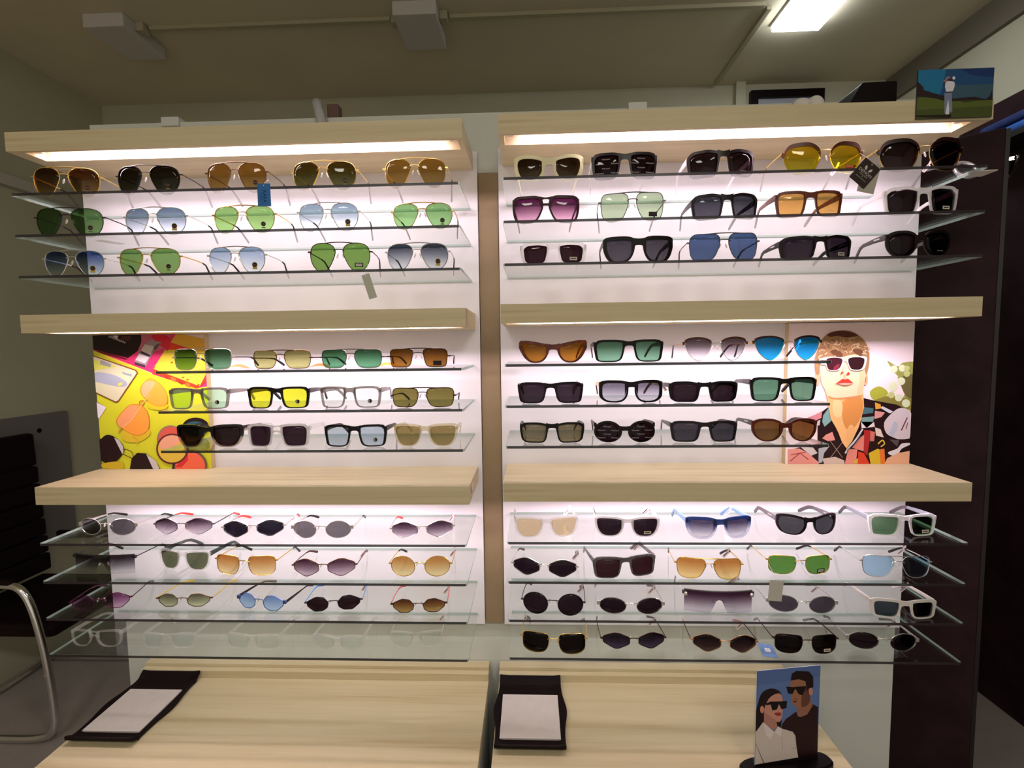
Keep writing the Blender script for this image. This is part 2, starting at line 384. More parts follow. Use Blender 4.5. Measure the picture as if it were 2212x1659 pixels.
# ------------------------------------------------------------------ eyewear
STY = {
 'aviator': ('c', [(-.80,.80),(-.35,.98),(.30,1),(.82,.78),(1,.22),(.86,-.45),(.42,-.95),(-.10,-1),(-.50,-.72),(-.85,-.1),(-1,.42)]),
 'navig':   ('c', [(-.92,.78),(-.6,.98),(.1,1),(.72,.97),(.98,.6),(.97,-.1),(.82,-.72),(.40,-1),(-.20,-.98),(-.62,-.72),(-.92,-.05),(-1,.4)]),
 'rect':    ('p', [(-.95,.88),(-.4,1),(1,.98),(.86,-.86),(.60,-1),(-.42,-1),(-.72,-.72)], .36),
 'rectw':   ('c', [(-.95,.6),(-.75,.92),(0,1),(.75,.95),(1,.6),(.98,-.3),(.78,-.88),(.2,-1),(-.45,-.95),(-.78,-.6),(-.97,.1)]),
 'way':     ('c', [(-.92,.72),(-.55,.95),(.25,1),(.88,.92),(1,.5),(.86,-.35),(.52,-.92),(-.05,-1),(-.55,-.8),(-.85,-.15)]),
 'round':   ('c', [(cos(a * pi / 6), sin(a * pi / 6)) for a in range(12)]),
 'oval':    ('c', [(cos(a * pi / 6), sin(a * pi / 6)) for a in range(12)]),
 'panto':   ('c', [(-.85,.72),(-.3,.98),(.35,1),(.88,.75),(1,.25),(.85,-.4),(.45,-.9),(-.05,-1),(-.55,-.78),(-.88,-.25),(-.97,.3)]),
 'hex':     ('p', [(-1,.48),(-.22,1),(.22,1),(1,.48),(1,-.30),(.16,-1),(-.16,-1),(-1,-.36)], .24),
 'hexb':    ('p', [(-1,.20),(-.55,.92),(.12,1),(1,.30),(.94,-.30),(.30,-1),(-.45,-.92),(-.88,-.5)], .2),
 'cat':     ('c', [(-.90,.52),(-.40,.74),(.35,.95),(.98,1),(.96,.5),(.70,-.35),(.30,-.92),(-.15,-1),(-.58,-.75),(-.86,-.1)]),
 'catm':    ('c', [(-.92,.60),(-.35,.96),(.40,1),(.98,.78),(.96,.3),(.66,-.45),(.10,-1),(-.35,-.88),(-.75,-.3)]),
 'club':    ('c', [(-.88,.62),(-.45,.95),(.15,1),(.75,.88),(1,.35),(.90,-.3),(.55,-.88),(0,-1),(-.55,-.86),(-.88,-.35),(-1,.15)]),
 'sport':   ('c', [(-.88,.55),(-.35,.85),(.40,1),(.96,.85),(1,.1),(.72,-.72),(.15,-1),(-.45,-.9),(-.82,-.3)]),
 'wrapr':   ('p', [(-.95,.80),(-.2,1),(.7,.95),(1,.62),(.88,-.72),(.6,-1),(-.55,-1),(-.74,-.7)], .25),
 'sqr':     ('c', [(-.94,.7),(-.7,.95),(0,1),(.7,.96),(.97,.7),(1,0),(.92,-.6),(.5,-.97),(-.2,-1),(-.7,-.75),(-.95,-.1)]),
}
def outline(sty, n=40):
    s = STY[sty]
    return crom(s[1], n) if s[0] == 'c' else chamfer(s[1], s[2])
def front_map(k):
    return lambda x, y, z: Vector((x, y + k * x * x, z))
def ring_plate(bm, inner, outer, y0, y1, fm, mi=0):
    n = len(inner); A = []
    for i in range(n):
        A.append([bm.verts.new(fm(p[0], y, p[1])) for p, y in ((inner[i], y0), (outer[i], y0), (outer[i], y1), (inner[i], y1))])
    for i in range(n):
        P, Q = A[i], A[(i + 1) % n]
        for k in range(4):
            f = bm.faces.new((P[k], P[(k + 1) % 4], Q[(k + 1) % 4], Q[k])); f.material_index = mi
def strip_plate(bm, xs, top, bot, y0, y1, fm):
    A = []
    for x, t, b in zip(xs, top, bot):
        A.append([bm.verts.new(fm(x, y, z)) for y, z in ((y0, t), (y1, t), (y1, b), (y0, b))])
    for P, Q in zip(A, A[1:]):
        for k in range(4): bm.faces.new((P[k], P[(k + 1) % 4], Q[(k + 1) % 4], Q[k]))
    bm.faces.new(A[0][::-1]); bm.faces.new(A[-1])
def lens_mesh(bm, pts, c, fm, y=0.0, bulge=.002, th=.0016):
    n = len(pts); fr = [1, .72, .4]
    def surf(dy):
        rings = [[bm.verts.new(fm(c[0] + (p[0] - c[0]) * f, y + dy - bulge * (1 - f * f), c[1] + (p[1] - c[1]) * f)) for p in pts] for f in fr]
        return rings, bm.verts.new(fm(c[0], y + dy - bulge, c[1]))
    (Fr, fc), (Bk, bc) = surf(0), surf(th)
    for S, cc in ((Fr, fc), (Bk, bc)):
        for a, b in zip(S, S[1:]):
            for i in range(n): bm.faces.new((a[i], a[(i + 1) % n], b[(i + 1) % n], b[i]))
        for i in range(n): bm.faces.new((S[-1][i], S[-1][(i + 1) % n], cc))
    for i in range(n): bm.faces.new((Fr[0][i], Bk[0][i], Bk[0][(i + 1) % n], Fr[0][(i + 1) % n]))
    bmesh.ops.recalc_face_normals(bm, faces=bm.faces)

METAL = {'gold': ((214, 178, 96), .25), 'silver': ((210, 208, 204), .22), 'gun': ((92, 88, 88), .3), 'black': ((20, 14, 14), .35),
         'bronze': ((104, 74, 50), .35), 'rose': ((190, 140, 96), .3), 'brown': ((66, 36, 30), .35), 'plum': ((96, 36, 66), .35), 'bluem': ((96, 118, 178), .35)}
def frame_mat(c):
    if c in METAL:
        rgb, r = METAL[c]; return pbr('metal_' + c, rgb, r, metal=.0 if c == 'black' else .85)
    if c == 'clear': return thin_glass('clear_acetate', (.97, .97, .96), gloss=1.6, diffuse=.10, rough=.05)
    if c == 'cleargrey': return thin_glass('grey_translucent', (.62, .59, .57), gloss=1.0, diffuse=.35, rough=.2, dcol=(.30, .27, .26))
    if c == 'champagne': return thin_glass('champagne_acetate', (.93, .88, .76), gloss=1.4, diffuse=.18, rough=.05, dcol=(.9, .8, .6))
    if c == 'frost': return thin_glass('frosted_acetate', (.94, .93, .95), gloss=1.2, diffuse=.5, rough=.2, dcol=(.9, .86, .88))
    if c == 'bluefade': return thin_glass('blue_fade_acetate', (.10, .17, .38), (.93, .92, .96), gloss=1.0, diffuse=.12, dcol=(.15, .25, .6), pos=(.35, .75))
    if c == 'blackfade': return thin_glass('black_fade_acetate', (.01, .005, .006), (.75, .68, .60), gloss=1.0, diffuse=.10, dcol=(.05, .03, .03), pos=(.42, .52))
    if c == 'tort': return pbr('tortoise_acetate', (92, 34, 16), .2, noise=.7, scale=70)
    if c == 'redbrown': return pbr('red_brown_acetate', (98, 42, 26), .25)
    if c == 'greymarble': return pbr('grey_marble_acetate', (92, 86, 90), .25, noise=.45, scale=60)
    return pbr('acetate_' + c, hx(c), .3, spec=.22)

def sweep_temple(bm, st):
    """st: (x, y, z, half thickness, half height) in one roughly vertical plane"""
    pts = [Vector(s[:3]) for s in st]; rings = []; seg = 8
    for i, s in enumerate(st):
        t = (pts[min(i + 1, len(st) - 1)] - pts[max(0, i - 1)]).normalized()
        side = Vector((1, 0, 0)); up = side.cross(t).normalized(); side = t.cross(up).normalized()
        if up.z < 0: up = -up
        rings.append([bm.verts.new(pts[i] + side * s[3] * max(-.9, min(.9, 1.3 * cos(a))) + up * s[4] * max(-.92, min(.92, 1.3 * sin(a)))) for a in [2 * pi * (k + .5) / seg for k in range(seg)]])
    for A, B in zip(rings, rings[1:]):
        for k in range(seg): bm.faces.new((A[k], A[(k + 1) % seg], B[(k + 1) % seg], B[k]))
    bm.faces.new(rings[0][::-1]); bm.faces.new(rings[-1]); bmesh.ops.recalc_face_normals(bm, faces=bm.faces)

def make_glasses(name, label, group, loc, rz, w, h, style, kind, fcol, lens, tcol=None, tipcol=None, extra=''):
    """kind: wire, dbar (wire with a top bar), acetate, thick, club, brow, shield, sport"""
    ex = extra.split()
    t = thing(name, label, 'sunglasses' if name == 'sunglasses' else 'eyeglasses', loc, rz, group)
    fmat = frame_mat(fcol); wire = kind in ('wire', 'dbar', 'club', 'brow')
    K = {'sport': 3.6, 'thick': 2.2}.get(kind, 1.7)
    if 'wrap' in ex: K = 3.2
    fm = front_map(K); zb = .0008
    opt = [l for l in lens.split('|')]
    if kind == 'shield':
        # one wide pane with a nose notch
        hw = w / 2; n0, nw = h * .62, w * .085
        P = [(-hw, zb + h), (hw, zb + h), (hw * .96, zb + .003), (hw * .90, zb), (nw * 1.5, zb), (nw * .75, zb + n0 * .75), (nw * .4, zb + n0), (-nw * .4, zb + n0), (-nw * .75, zb + n0 * .75), (-nw * 1.5, zb), (-hw * .90, zb), (-hw * .96, zb + .003)]
        bm = bmesh.new(); N = 24
        xs = [-hw + 2 * hw * i / N for i in range(N + 1)]
        def low(x):
            a = abs(x)
            return zb + (n0 if a < nw * .4 else n0 * max(0, 1 - (a - nw * .4) / (nw * 1.1)) if a < nw * 1.5 else 0)
        strip_plate(bm, xs, [zb + h] * (N + 1), [low(x) for x in xs], 0, .0016, fm)
        bmesh.ops.recalc_face_normals(bm, faces=bm.faces); finish(bm, 'lens', lens_mat(opt[0]), t, False)
        bm = bmesh.new(); strip_plate(bm, xs, [zb + h + .0012] * (N + 1), [zb + h - (.006 if abs(x) < w * .12 and 'black' in fcol else .0012) for x in xs], -.0012, .0026, fm)
        for s in (-1, 1): box(bm, s * hw - .005, s * hw + .005, K * hw * hw - .002, K * hw * hw + .004, zb + h * .80, zb + h * .96, .001)
        finish(bm, 'frame', fmat, t)
        if 'studs' in ex:
            for s in (-1, 1):
                bm = bmesh.new(); bmesh.ops.create_uvsphere(bm, u_segments=10, v_segments=8, radius=.005); bmesh.ops.translate(bm, vec=(s * hw * .97, K * hw * hw - .005, zb + h * .84), verts=bm.verts)
                finish(bm, 'ball_stud', pbr('metal_silver', (210, 208, 204), .22, metal=.85), t, True)
        zh = zb + h * .88; hx_, hy = hw + .003, K * hw * hw + .003; tt = 'wire'
        padx, padz, ew = nw * .9, zb + h * .5, hw
    else:
        if wire: gap, sidep, tp, bp = w * (.165 if style in ('round', 'oval', 'hexb') else .145 if style in ('hex', 'sqr') else .125), .001, .0008, .0008
        elif kind == 'thick': gap, sidep, tp, bp = w * .145, w * .052, h * .13, h * .075
        elif kind == 'sport': gap, sidep, tp, bp = w * .12, w * .032, h * .10, h * .03
        else: gap, sidep, tp, bp = w * .13, w * .034, h * .10, h * .05
        if style == 'round' and not wire: gap = w * .165
        ew = (w - gap) / 2 - sidep; cx = gap / 2 + ew / 2; zc = zb + bp + (h - bp - tp) / 2; hh = (h - bp - tp) / 2
        base = outline(style)
        eyes = []
        for s in (-1, 1):
            pts = [(s * (cx + p[0] * ew / 2), zc + p[1] * hh) for p in base]
            eyes.append((s, pts, (s * cx, zc)))
        zn = zc + hh * .45
        # frame front
        bm = bmesh.new()
        if wire:
            r = .0009 if kind != 'brow' else .0007
            for s, pts, c in eyes: tube(bm, [fm(x, 0, z) for x, z in pts], r, 6, closed=True)
            bx = gap / 2 + ew * .06
            zbr = zc + hh * (.30 if style in ('hex', 'hexb', 'oval', 'round') else .42)
            tube(bm, [fm(x, -.001 - .002 * (1 - (x / bx) ** 2), zbr + .0035 * (1 - (x / bx) ** 4)) for x in [bx * k / 4 for k in range(-4, 5)]], .0011, 6)
            if kind == 'dbar':
                bb = gap / 2 + ew * (.42 if style == 'aviator' else .40); zt = zc + hh * .985
                rise = .0022 if style == 'aviator' else .0012
                tube(bm, [fm(x, -.001, zt + rise * (1 - (x / bb) ** 2)) for x in [bb * k / 6 for k in range(-6, 7)]], .0012, 6)
            zh = zc + hh * (.42 if style in ('aviator', 'navig') else .18)
            if style in ('club', 'catm', 'sqr'): zh = zc + hh * .5
            hw = w / 2; eh = .0045 if 'wide' in ex else .0016
            for s in (-1, 1):
                box(bm, *sorted((s * (hw - .003), s * (hw + .005))), K * hw * hw - .0015, K * hw * hw + .003, zh - eh, zh + eh, .0005)
            finish(bm, 'frame', fmat, t, False)
            if kind in ('club', 'brow'):
                bmat = frame_mat(opt[1]) if len(opt) > 1 else frame_mat('black')
                for s, pts, c in eyes:
                    up = sorted([p for p in pts if p[1] > zc + hh * (.15 if kind == 'club' else .55)], key=lambda p: s * p[0])
                    bm = bmesh.new(); xs = [p[0] for p in up]; th_ = .0055 if kind == 'club' else .0028
                    tops = [p[1] + .0022 + (.0016 if kind == 'club' else 0) * i / len(up) for i, p in enumerate(up)]
                    bots = [p[1] - th_ * (.6 + .6 * i / len(up)) for i, p in enumerate(up)]
                    xe = s * (w / 2 + .004); xs.append(xe); tops.append(tops[-1] + (.004 if kind == 'club' else .001)); bots.append(zc + hh * .35 if kind == 'club' else bots[-1] - .001)
                    tops[-1] = min(tops[-1], zb + h - hh * .1)
                    strip_plate(bm, xs, tops, bots, -.0028, .0022, fm); bmesh.ops.recalc_face_normals(bm, faces=bm.faces); finish(bm, 'brow_bar', bmat, t)
            hx_, hy = hw + .004, K * hw * hw + .002; tt = 'wire'
        else:
            yt = .0019
            for s, pts, c in eyes:
                outer = []; n = len(pts)
                for i, p in enumerate(pts):
                    a, b = Vector(pts[i - 1]), Vector(pts[(i + 1) % n]); d = (b - a).normalized(); nn = Vector((d.y, -d.x))
                    if nn.dot(Vector(p) - Vector(c)) < 0: nn = -nn
                    kx = sidep if s * nn.x > 0 else gap * .20
                    ox = p[0] + nn.x * kx; oz = p[1] + nn.y * (tp if nn.y > 0 else bp)
                    # squared temple corner of the front
                    q = max(0, s * nn.x) * max(0, (p[1] - zc) / hh)
                    ox += s * q * sidep * .5; oz += q * tp * .3
                    ox = max(-w / 2, min(w / 2, ox)); outer.append((ox, min(zb + h, max(zb, oz))))
                ring_plate(bm, pts, outer, -yt, yt, fm)
            a = gap / 2 + w * .03; N = 10; xs = [a * (2 * k / N - 1) for k in range(N + 1)]
            drop = {'cat': .22, 'panto': .25, 'round': .35, 'way': .10, 'sport': .18}.get(style, .05)
            zt = zb + h - h * drop * .6; span = h * (.24 if kind != 'thick' else .28)
            if 'dbl' in ex: span = h * .10
            top = [zt - h * .05 * (1 - (x / a) ** 2) for x in xs]
            bot = [zt - span - h * .35 * (x / a) ** 4 for x in xs]
            strip_plate(bm, xs, top, bot, -yt * .9, yt * .9, fm)
            if 'dbl' in ex:
                strip_plate(bm, [x * .8 for x in xs], [zt - h * .26] * len(xs), [zt - h * .33 - h * .12 * (x / a) ** 4 for x in xs], -yt * .8, yt * .8, fm)
            hw = w / 2; zh = zb + h * (.80 if kind != 'sport' else .72)
            for s in (-1, 1): box(bm, *sorted((s * (hw - .006), s * (hw - .0002))), K * hw * hw - .003, K * hw * hw + .004, zh - h * .09, zh + h * .09, .0008)
            bmesh.ops.recalc_face_normals(bm, faces=bm.faces); finish(bm, 'frame', fmat, t)
            hx_, hy = hw - .002, K * hw * hw + .004; tt = 'acetate'
        for k, (s, pts, c) in enumerate(eyes):
            bm = bmesh.new(); lens_mesh(bm, pts, c, fm, y=-.0003, bulge=.0018)
            lm_ = opt[0]
            if len(opt) > 2 and s == 1: lm_ = opt[2]
            finish(bm, 'lens', lens_mat(lm_, 3.0 if 'mirror' in ex else 1.0), t, True)
        padx, padz = gap * .36, zc + hh * .12
    # nose pads
    if wire or kind == 'shield':
        for s in (-1, 1):
            bm = bmesh.new(); bmesh.ops.create_uvsphere(bm, u_segments=8, v_segments=6, radius=1)
            bmesh.ops.scale(bm, vec=(.0016, .003, .006), verts=bm.verts); bmesh.ops.rotate(bm, matrix=Matrix.Rotation(s * -.35, 3, 'Y'), verts=bm.verts)
            bmesh.ops.translate(bm, vec=(s * padx, .008, padz), verts=bm.verts)
            finish(bm, 'nose_pad', thin_glass('nose_pad_silicone', (.9, .88, .86), gloss=1.5, diffuse=.35, dcol=(.9, .85, .82)), t, True)
    # temples
    tm = frame_mat(tcol or fcol); tipm = frame_mat(tipcol) if tipcol else (frame_mat('1c1416') if tt == 'wire' else tm)
    L = .128; drop = zh - .0045
    for s in (-1, 1):
        x = s * hx_
        if tt == 'wire':
            hhh = .0042 if 'wide' in ex else .0013
            st = [(x, hy, zh, .0010, hhh), (x - s * .001, hy + .045, zh - drop * .03, .0010, hhh if 'wide' not in ex else .003), (x - s * .003, hy + L * .60, zh - drop * .08, .0010, .0013)]
            tip = [(x - s * .003, hy + L * .58, zh - drop * .08, .0015, .0018), (x - s * .005, hy + L * .70, zh - drop * .16, .0016, .0022), (x - s * .008, hy + L * .80, zh - drop * .42, .0017, .0026), (x - s * .011, hy + L * .91, zh - drop * .76, .0018, .0033), (x - s * .012, hy + L * .97, zh - drop * .93, .0017, .0031)]
        else:
            a0 = h * .13 if kind != 'sport' else h * .16; a0 = min(a0, .0075)
            st = [(x, hy - .001, zh, .0017, a0), (x, hy + .035, zh - drop * .02, .0017, a0 * .8), (x - s * .002, hy + L * .60, zh - drop * .08, .0016, a0 * .58)]
            tip = [(x - s * .002, hy + L * .595, zh - drop * .08, .0017, a0 * .60), (x - s * .004, hy + L * .70, zh - drop * .18, .0018, a0 * .62), (x - s * .007, hy + L * .80, zh - drop * .42, .0018, a0 * .62), (x - s * .010, hy + L * .90, zh - drop * .72, .0018, a0 * .66), (x - s * .011, hy + L * .95, zh - drop * .85, .0017, min(a0 * .6, .0036))]
        bm = bmesh.new(); sweep_temple(bm, st); o = finish(bm, 'temple', tm, t)
        bm = bmesh.new(); sweep_temple(bm, tip); o2 = finish(bm, 'temple_tip', tipm, o)
        if tipcol and tipcol.startswith('c8'): tag(o2, 'red temple tip')
        if 'slots' in ex:
            bm = bmesh.new(); box(bm, x - .0022, x + .0022, hy + .015, hy + .034, zh - .0018, zh + .0018, .0005); finish(bm, 'temple_inlay', pbr('metal_silver', (210, 208, 204), .22, metal=.85), o)
        if ('tag' in ex and s == 1) or ('tagl' in ex and s == -1):
            s2 = Ink(lambda a_, b_, l, x=x, s=s: Vector((x - s * .004 - s * b_, hy + .078 - a_ * .25 - l * .00012, zh + .003 + a_)))
            s2.poly([(.003, -.002), (.004, .002), (-.006, .005), (-.022, .017), (-.026, .010), (-.010, -.002)], (244, 228, 230)); s2.poly([(-.009, .002), (-.007, .005), (-.020, .0145), (-.0225, .011)], (206, 176, 182)); s2.poly([(-.0105, .0035), (-.0095, .005), (-.0195, .0125), (-.0205, .0110)], (120, 104, 112))
            s2.build('price_tag', t)
    # stickers and print on the right-hand lens
    if kind != 'shield':
        def lf(x, y, l): return fm(x, -.0040 - l * .00008, y)
        sx = cx + ew * .14; sz = zc - hh * .38
        if 'pol' in ex:
            s2 = Ink(lf)
            for sgn in (-1, 1):
                for r_ in range(4):
                    for q in range(2 if r_ % 2 else 1):
                        xx = sgn * cx + ((q - .5) * ew * .56 if r_ % 2 else -.05 * ew); zz = zc + hh * (.62 - r_ * .40)
                        s2.text('Polarized', xx, zz, .0046, (190, 176, 178))
            s2.build('lens_print', t)
        for e in ex:
            if e in ('round', 'gold'):
                s2 = Ink(lf)
                if e == 'gold':
                    s2.disc(sx, sz, .0062, .0062, (190, 160, 70)); s2.poly([(sx - .0045, sz - .004), (sx + .0045, sz - .004), (sx + .0055, sz - .0105), (sx - .0055, sz - .0105)], (190, 160, 70))
                s2.disc(sx, sz, .0053, .0053, (24, 10, 10)); s2.text('Ray-Ban', sx, sz, .0027, (190, 120, 80))
                if e == 'round': s2.poly([(sx - .0035, sz - .007), (sx + .0035, sz - .007), (sx + .0045, sz - .0098), (sx - .0045, sz - .0098)], (120, 112, 66))
                s2.build('lens_sticker', t)
            if e == 'half':
                s2 = Ink(lf); s2.disc(sx, sz, .005, .005, (150, 148, 140)); s2.poly([(sx + .005 * cos(a_), sz + .005 * sin(a_)) for a_ in [-pi / 2 + pi * k / 12 for k in range(13)]], (36, 16, 16)); s2.build('lens_sticker', t)
            if e in ('plate', 'whiteplate', 'redplate', 'blackplate', 'fine'):
                s2 = Ink(lf); xx, zz = cx + ew * .10, zc - hh * .58
                if e == 'plate': s2.poly([(xx - .0095, zz - .0048), (xx + .0095, zz - .0048), (xx + .0095, zz + .0048), (xx - .0095, zz + .0048)], (22, 14, 14)); s2.poly([(xx - .007, zz - .003), (xx + .007, zz - .003), (xx + .007, zz + .003), (xx - .007, zz + .003)], (200, 195, 185)); s2.text('OPIUM', xx, zz, .0032, (60, 50, 50))
                if e == 'whiteplate': s2.poly([(xx - .0085, zz - .0036), (xx + .0085, zz - .0036), (xx + .0085, zz + .0036), (xx - .0085, zz + .0036)], (205, 196, 176)); s2.poly([(xx - .006, zz - .001), (xx + .006, zz - .001), (xx + .006, zz + .0012), (xx - .006, zz + .0012)], (50, 40, 40))
                if e == 'redplate': s2.poly([(xx - .010, zz - .0045), (xx + .010, zz - .0045), (xx + .010, zz + .0045), (xx - .010, zz + .0045)], (176, 62, 24)); s2.text('DEMON', xx, zz + .001, .0042, (226, 190, 120))
                if e == 'blackplate': s2.poly([(xx - .0095, zz - .0052), (xx + .0095, zz - .0052), (xx + .0095, zz + .0052), (xx - .0095, zz + .0052)], (34, 14, 24))
                if e == 'fine': s2.text('Polarized', xx, zz, .0036, (170, 165, 168))
                s2.build('lens_sticker', t)
            if e == 'logo':
                s2 = Ink(lf); s2.text('Ray-Ban', -cx - ew * .24, zc + hh * .6, .0044, (205, 195, 170), .25); s2.build('lens_print', t)
    return t

def place(u, i, n, L, Rr, T, B, style, kind, fcol, lens, desc, tcol=None, tip=None, ex='', yaw=None, name='sunglasses'):
    """B: bottom pixel (rows near eye level) or (left, right) pixels of the two lens bottoms on the lower shelves"""
    z = GZ[i] + UNITS[u][1] + .0002
    if isinstance(B, tuple):
        P1 = atZ(L + .25 * (Rr - L), B[0], z); P2 = atZ(L + .75 * (Rr - L), B[1], z)
        a = max(-.5, min(.5, atan2(P2.y - P1.y, P2.x - P1.x)))
        c = (P1 + P2) / 2; yc = min(max(c.y, -GD[i] + .012), -.145 + .0)
        if abs(yc - c.y) > 1e-4:
            c = atY((L + Rr) / 2, sum(B) / 2, yc); w = (atY(Rr, B[0], yc) - atY(L, B[0], yc)).x
        else: w = min((P2 - P1).length * 2, .165)
        top = atY((L + Rr) / 2, T, c.y + .003); h = top.z - z
    else:
        y = -GD[i] + {0: .036, 1: .034, 2: .03, 3: .03, 4: .028, 5: .030}[i]
        a = yaw or 0.0
        c = atY((L + Rr) / 2, B, y); w = (atY(Rr, B, y) - atY(L, B, y)).x / cos(a)
        h = atY((L + Rr) / 2, T, y).z - z
    lab = '%s, %s from left on %s unit\'s %s glass shelf' % (desc, ordn[n], UN[u], ('top' if i == 0 else ordn[i]))
    return make_glasses(name, lab, 'eyewear on the %s glass shelf of the %s unit' % ('top' if i == 0 else ordn[i], UN[u]), (c.x, c.y, z), a, w, h, style, kind, fcol, lens, tcol, tip, ex)

GREEN = '7d9a5c>86a465'; BGREY = '5f6b7e>d0ced8'; BLK = '1c0c10'; DKP = '3a2c36'
A = []
def row(u, i, *items):
    for n, it in enumerate(items):
        kw = it[-1] if isinstance(it[-1], dict) else {}
        a = it[:-1] if kw else it
        place(u, i, n, *a, **kw)
row('L', 0,
 (76, 206, 362, 424, 'aviator', 'dbar', 'gold', '5a2c10>a88250', 'gold aviators, dark brown lenses', dict(ex='round', yaw=.12)),
 (249, 385, 358, 412, 'aviator', 'dbar', 'black', '1c1208>3a3828', 'black aviators, near black lenses', dict(ex='round')),
 (444, 573, 352, 405, 'aviator', 'dbar', 'bronze', '9a6c34>b08a50', 'thin bronze aviators, amber lenses', dict(ex='round logo')),
 (630, 768, 349, 404, 'aviator', 'dbar', 'gold', '4c3c14>76744e', 'gold aviators, dark olive lenses', dict(ex='round logo')),
 (830, 963, 343, 398, 'aviator', 'dbar', 'gold', 'a2783c>b08c56', 'gold aviators, plain amber tan lenses', dict(ex='logo')))
row('L', 1,
 (78, 214, 450, 502, 'aviator', 'dbar', 'black', '5c7848>64824e', 'black framed aviators, deep green lenses', dict(ex='round', yaw=.08)),
 (266, 399, 449, 506, 'aviator', 'dbar', 'silver', BGREY, 'silver aviators, smoky blue fading lenses', dict(ex='gold logo')),
 (459, 591, 445, 500, 'aviator', 'dbar', 'gold', GREEN, 'thin gold aviators, light green lenses', dict(ex='round')),
 (644, 773, 439, 498, 'aviator', 'dbar', 'silver', '7c8898>d4d2da', 'silver aviators, pale blue grey lenses', dict(ex='gold')),
 (848, 977, 439, 498, 'aviator', 'dbar', 'gold', '7a9c66>84a870', 'gold aviators, fresh green lenses', dict(ex='round')))
row('L', 2,
 (97, 218, 542, 591, 'aviator', 'dbar', 'silver', '3c4c86>c8ccdc', 'pale silver aviators, blue fading lenses', dict(ex='gold', yaw=.08)),
 (253, 386, 537, 588, 'aviator', 'dbar', 'gold', '6e8a4e>7c965a', 'thin gold aviators, moss green lenses', dict(ex='round')),
 (449, 571, 534, 586, 'aviator', 'dbar', 'silver', '848eaa>d8d4de', 'silver aviators, pale lilac blue lenses', dict(ex='gold')),
 (670, 798, 525, 584, 'aviator', 'dbar', 'brown', '66823e>728c4a', 'larger brown aviators, green lenses', dict(ex='plate', yaw=.06)),
 (835, 968, 526, 584, 'aviator', 'dbar', 'silver', '3a3a48>ccc6ce', 'silver aviators, charcoal fading lenses', dict(ex='gold')))
row('R', 0,
 (1111, 1261, 333, 384, 'sport', 'thick', 'd8d0a8', '2c1a10>50402c', 'cream wraparound sunglasses, brown lenses', {}),
 (1278, 1421, 329, 377, 'rect', 'acetate', '180c0e', '1c0810', 'black square sunglasses, lenses lettered all over', dict(ex='pol', tcol='silver')),
 (1489, 1636, 322, 372, 'wrapr', 'sport', '1c1012', '261218>36242c', 'black wrap sunglasses, white temples', dict(tcol='frost', ex='fine')),
 (1697, 1866, 309, 363, 'club', 'club', 'gold', 'c8a020>c8b428|4a2414', 'half rim browline sunglasses, yellow lenses', dict(ex='redplate tag', tip='6e5a4a')),
 (1906, 2084, 300, 358, 'club', 'club', 'gold', '1e0a0e>4a3034|200c0c', 'half rim browline sunglasses, black lenses', dict(ex='tag')))
row('R', 1,
 (1107, 1252, 423, 474, 'navig', 'acetate', '3a1020', '4c1838>c890a8', 'burgundy double bridge sunglasses, purple fading lenses', dict(ex='dbl')),
 (1298, 1434, 416, 469, 'navig', 'dbar', 'gun', '9aa288', 'thin gunmetal square aviators, grey green lenses', dict(ex='blackplate', yaw=-.05)),
 (1498, 1643, 417, 465, 'wrapr', 'sport', '160c0e', '302c34>403c44', 'black wrap sunglasses, slate lenses', dict(ex='fine')),
 (1677, 1823, 412, 459, 'rect', 'acetate', 'redbrown', 'a0703a>ac7c44', 'red brown sunglasses, amber lenses', dict(ex='fine')),
 (1914, 2075, 402, 452, 'wrapr', 'acetate', 'frost', '180a0e', 'white translucent sunglasses, black lenses', dict(ex='whiteplate')))
row('R', 2,
 (1123, 1268, 523, 564, 'wrapr', 'thick', 'clear', '240c14>301420', 'clear crystal sunglasses, burgundy black lenses', dict(ex='whiteplate')),
 (1304, 1456, 510, 559, 'way', 'thick', '120a0c', '3c343c>504850', 'chunky black sunglasses, grey lenses', {}),
 (1491, 1637, 504, 556, 'navig', 'dbar', 'gun', '424e72>4c587a', 'gunmetal square aviators, slate blue lenses', dict(yaw=-.05)),
 (1692, 1851, 508, 551, 'wrapr', 'sport', '120a0c', '221620>30242c', 'black sport wrap sunglasses, silver hinge', dict(ex='whiteplate slots')),
 (1917, 2057, 498, 546, 'panto', 'acetate', '140a0c', '180c12', 'black keyhole sunglasses, openwork metal temples', dict(ex='fine slots', tcol='gun')))
row('L', 3,
 (373, 497, 754, 795, 'rectw', 'dbar', 'silver', '3e6040>5c8064', 'silver rectangular aviators, green lenses', dict(tcol='black')),
 (545, 669, 757, 795, 'rectw', 'dbar', 'bronze', 'a09460>aca26e', 'bronze rectangular aviators, khaki lenses', dict(tcol='brown')),
 (693, 823, 755, 793, 'rectw', 'dbar', 'gun', '3e6a4a>5a8a68', 'gunmetal rectangular aviators, deep green lenses', dict(tcol='black')),
 (839, 968, 753, 792, 'rect', 'dbar', 'black', '6a3c10>8a5c28', 'black rectangular sunglasses, brown lenses', dict(ex='blackplate')))
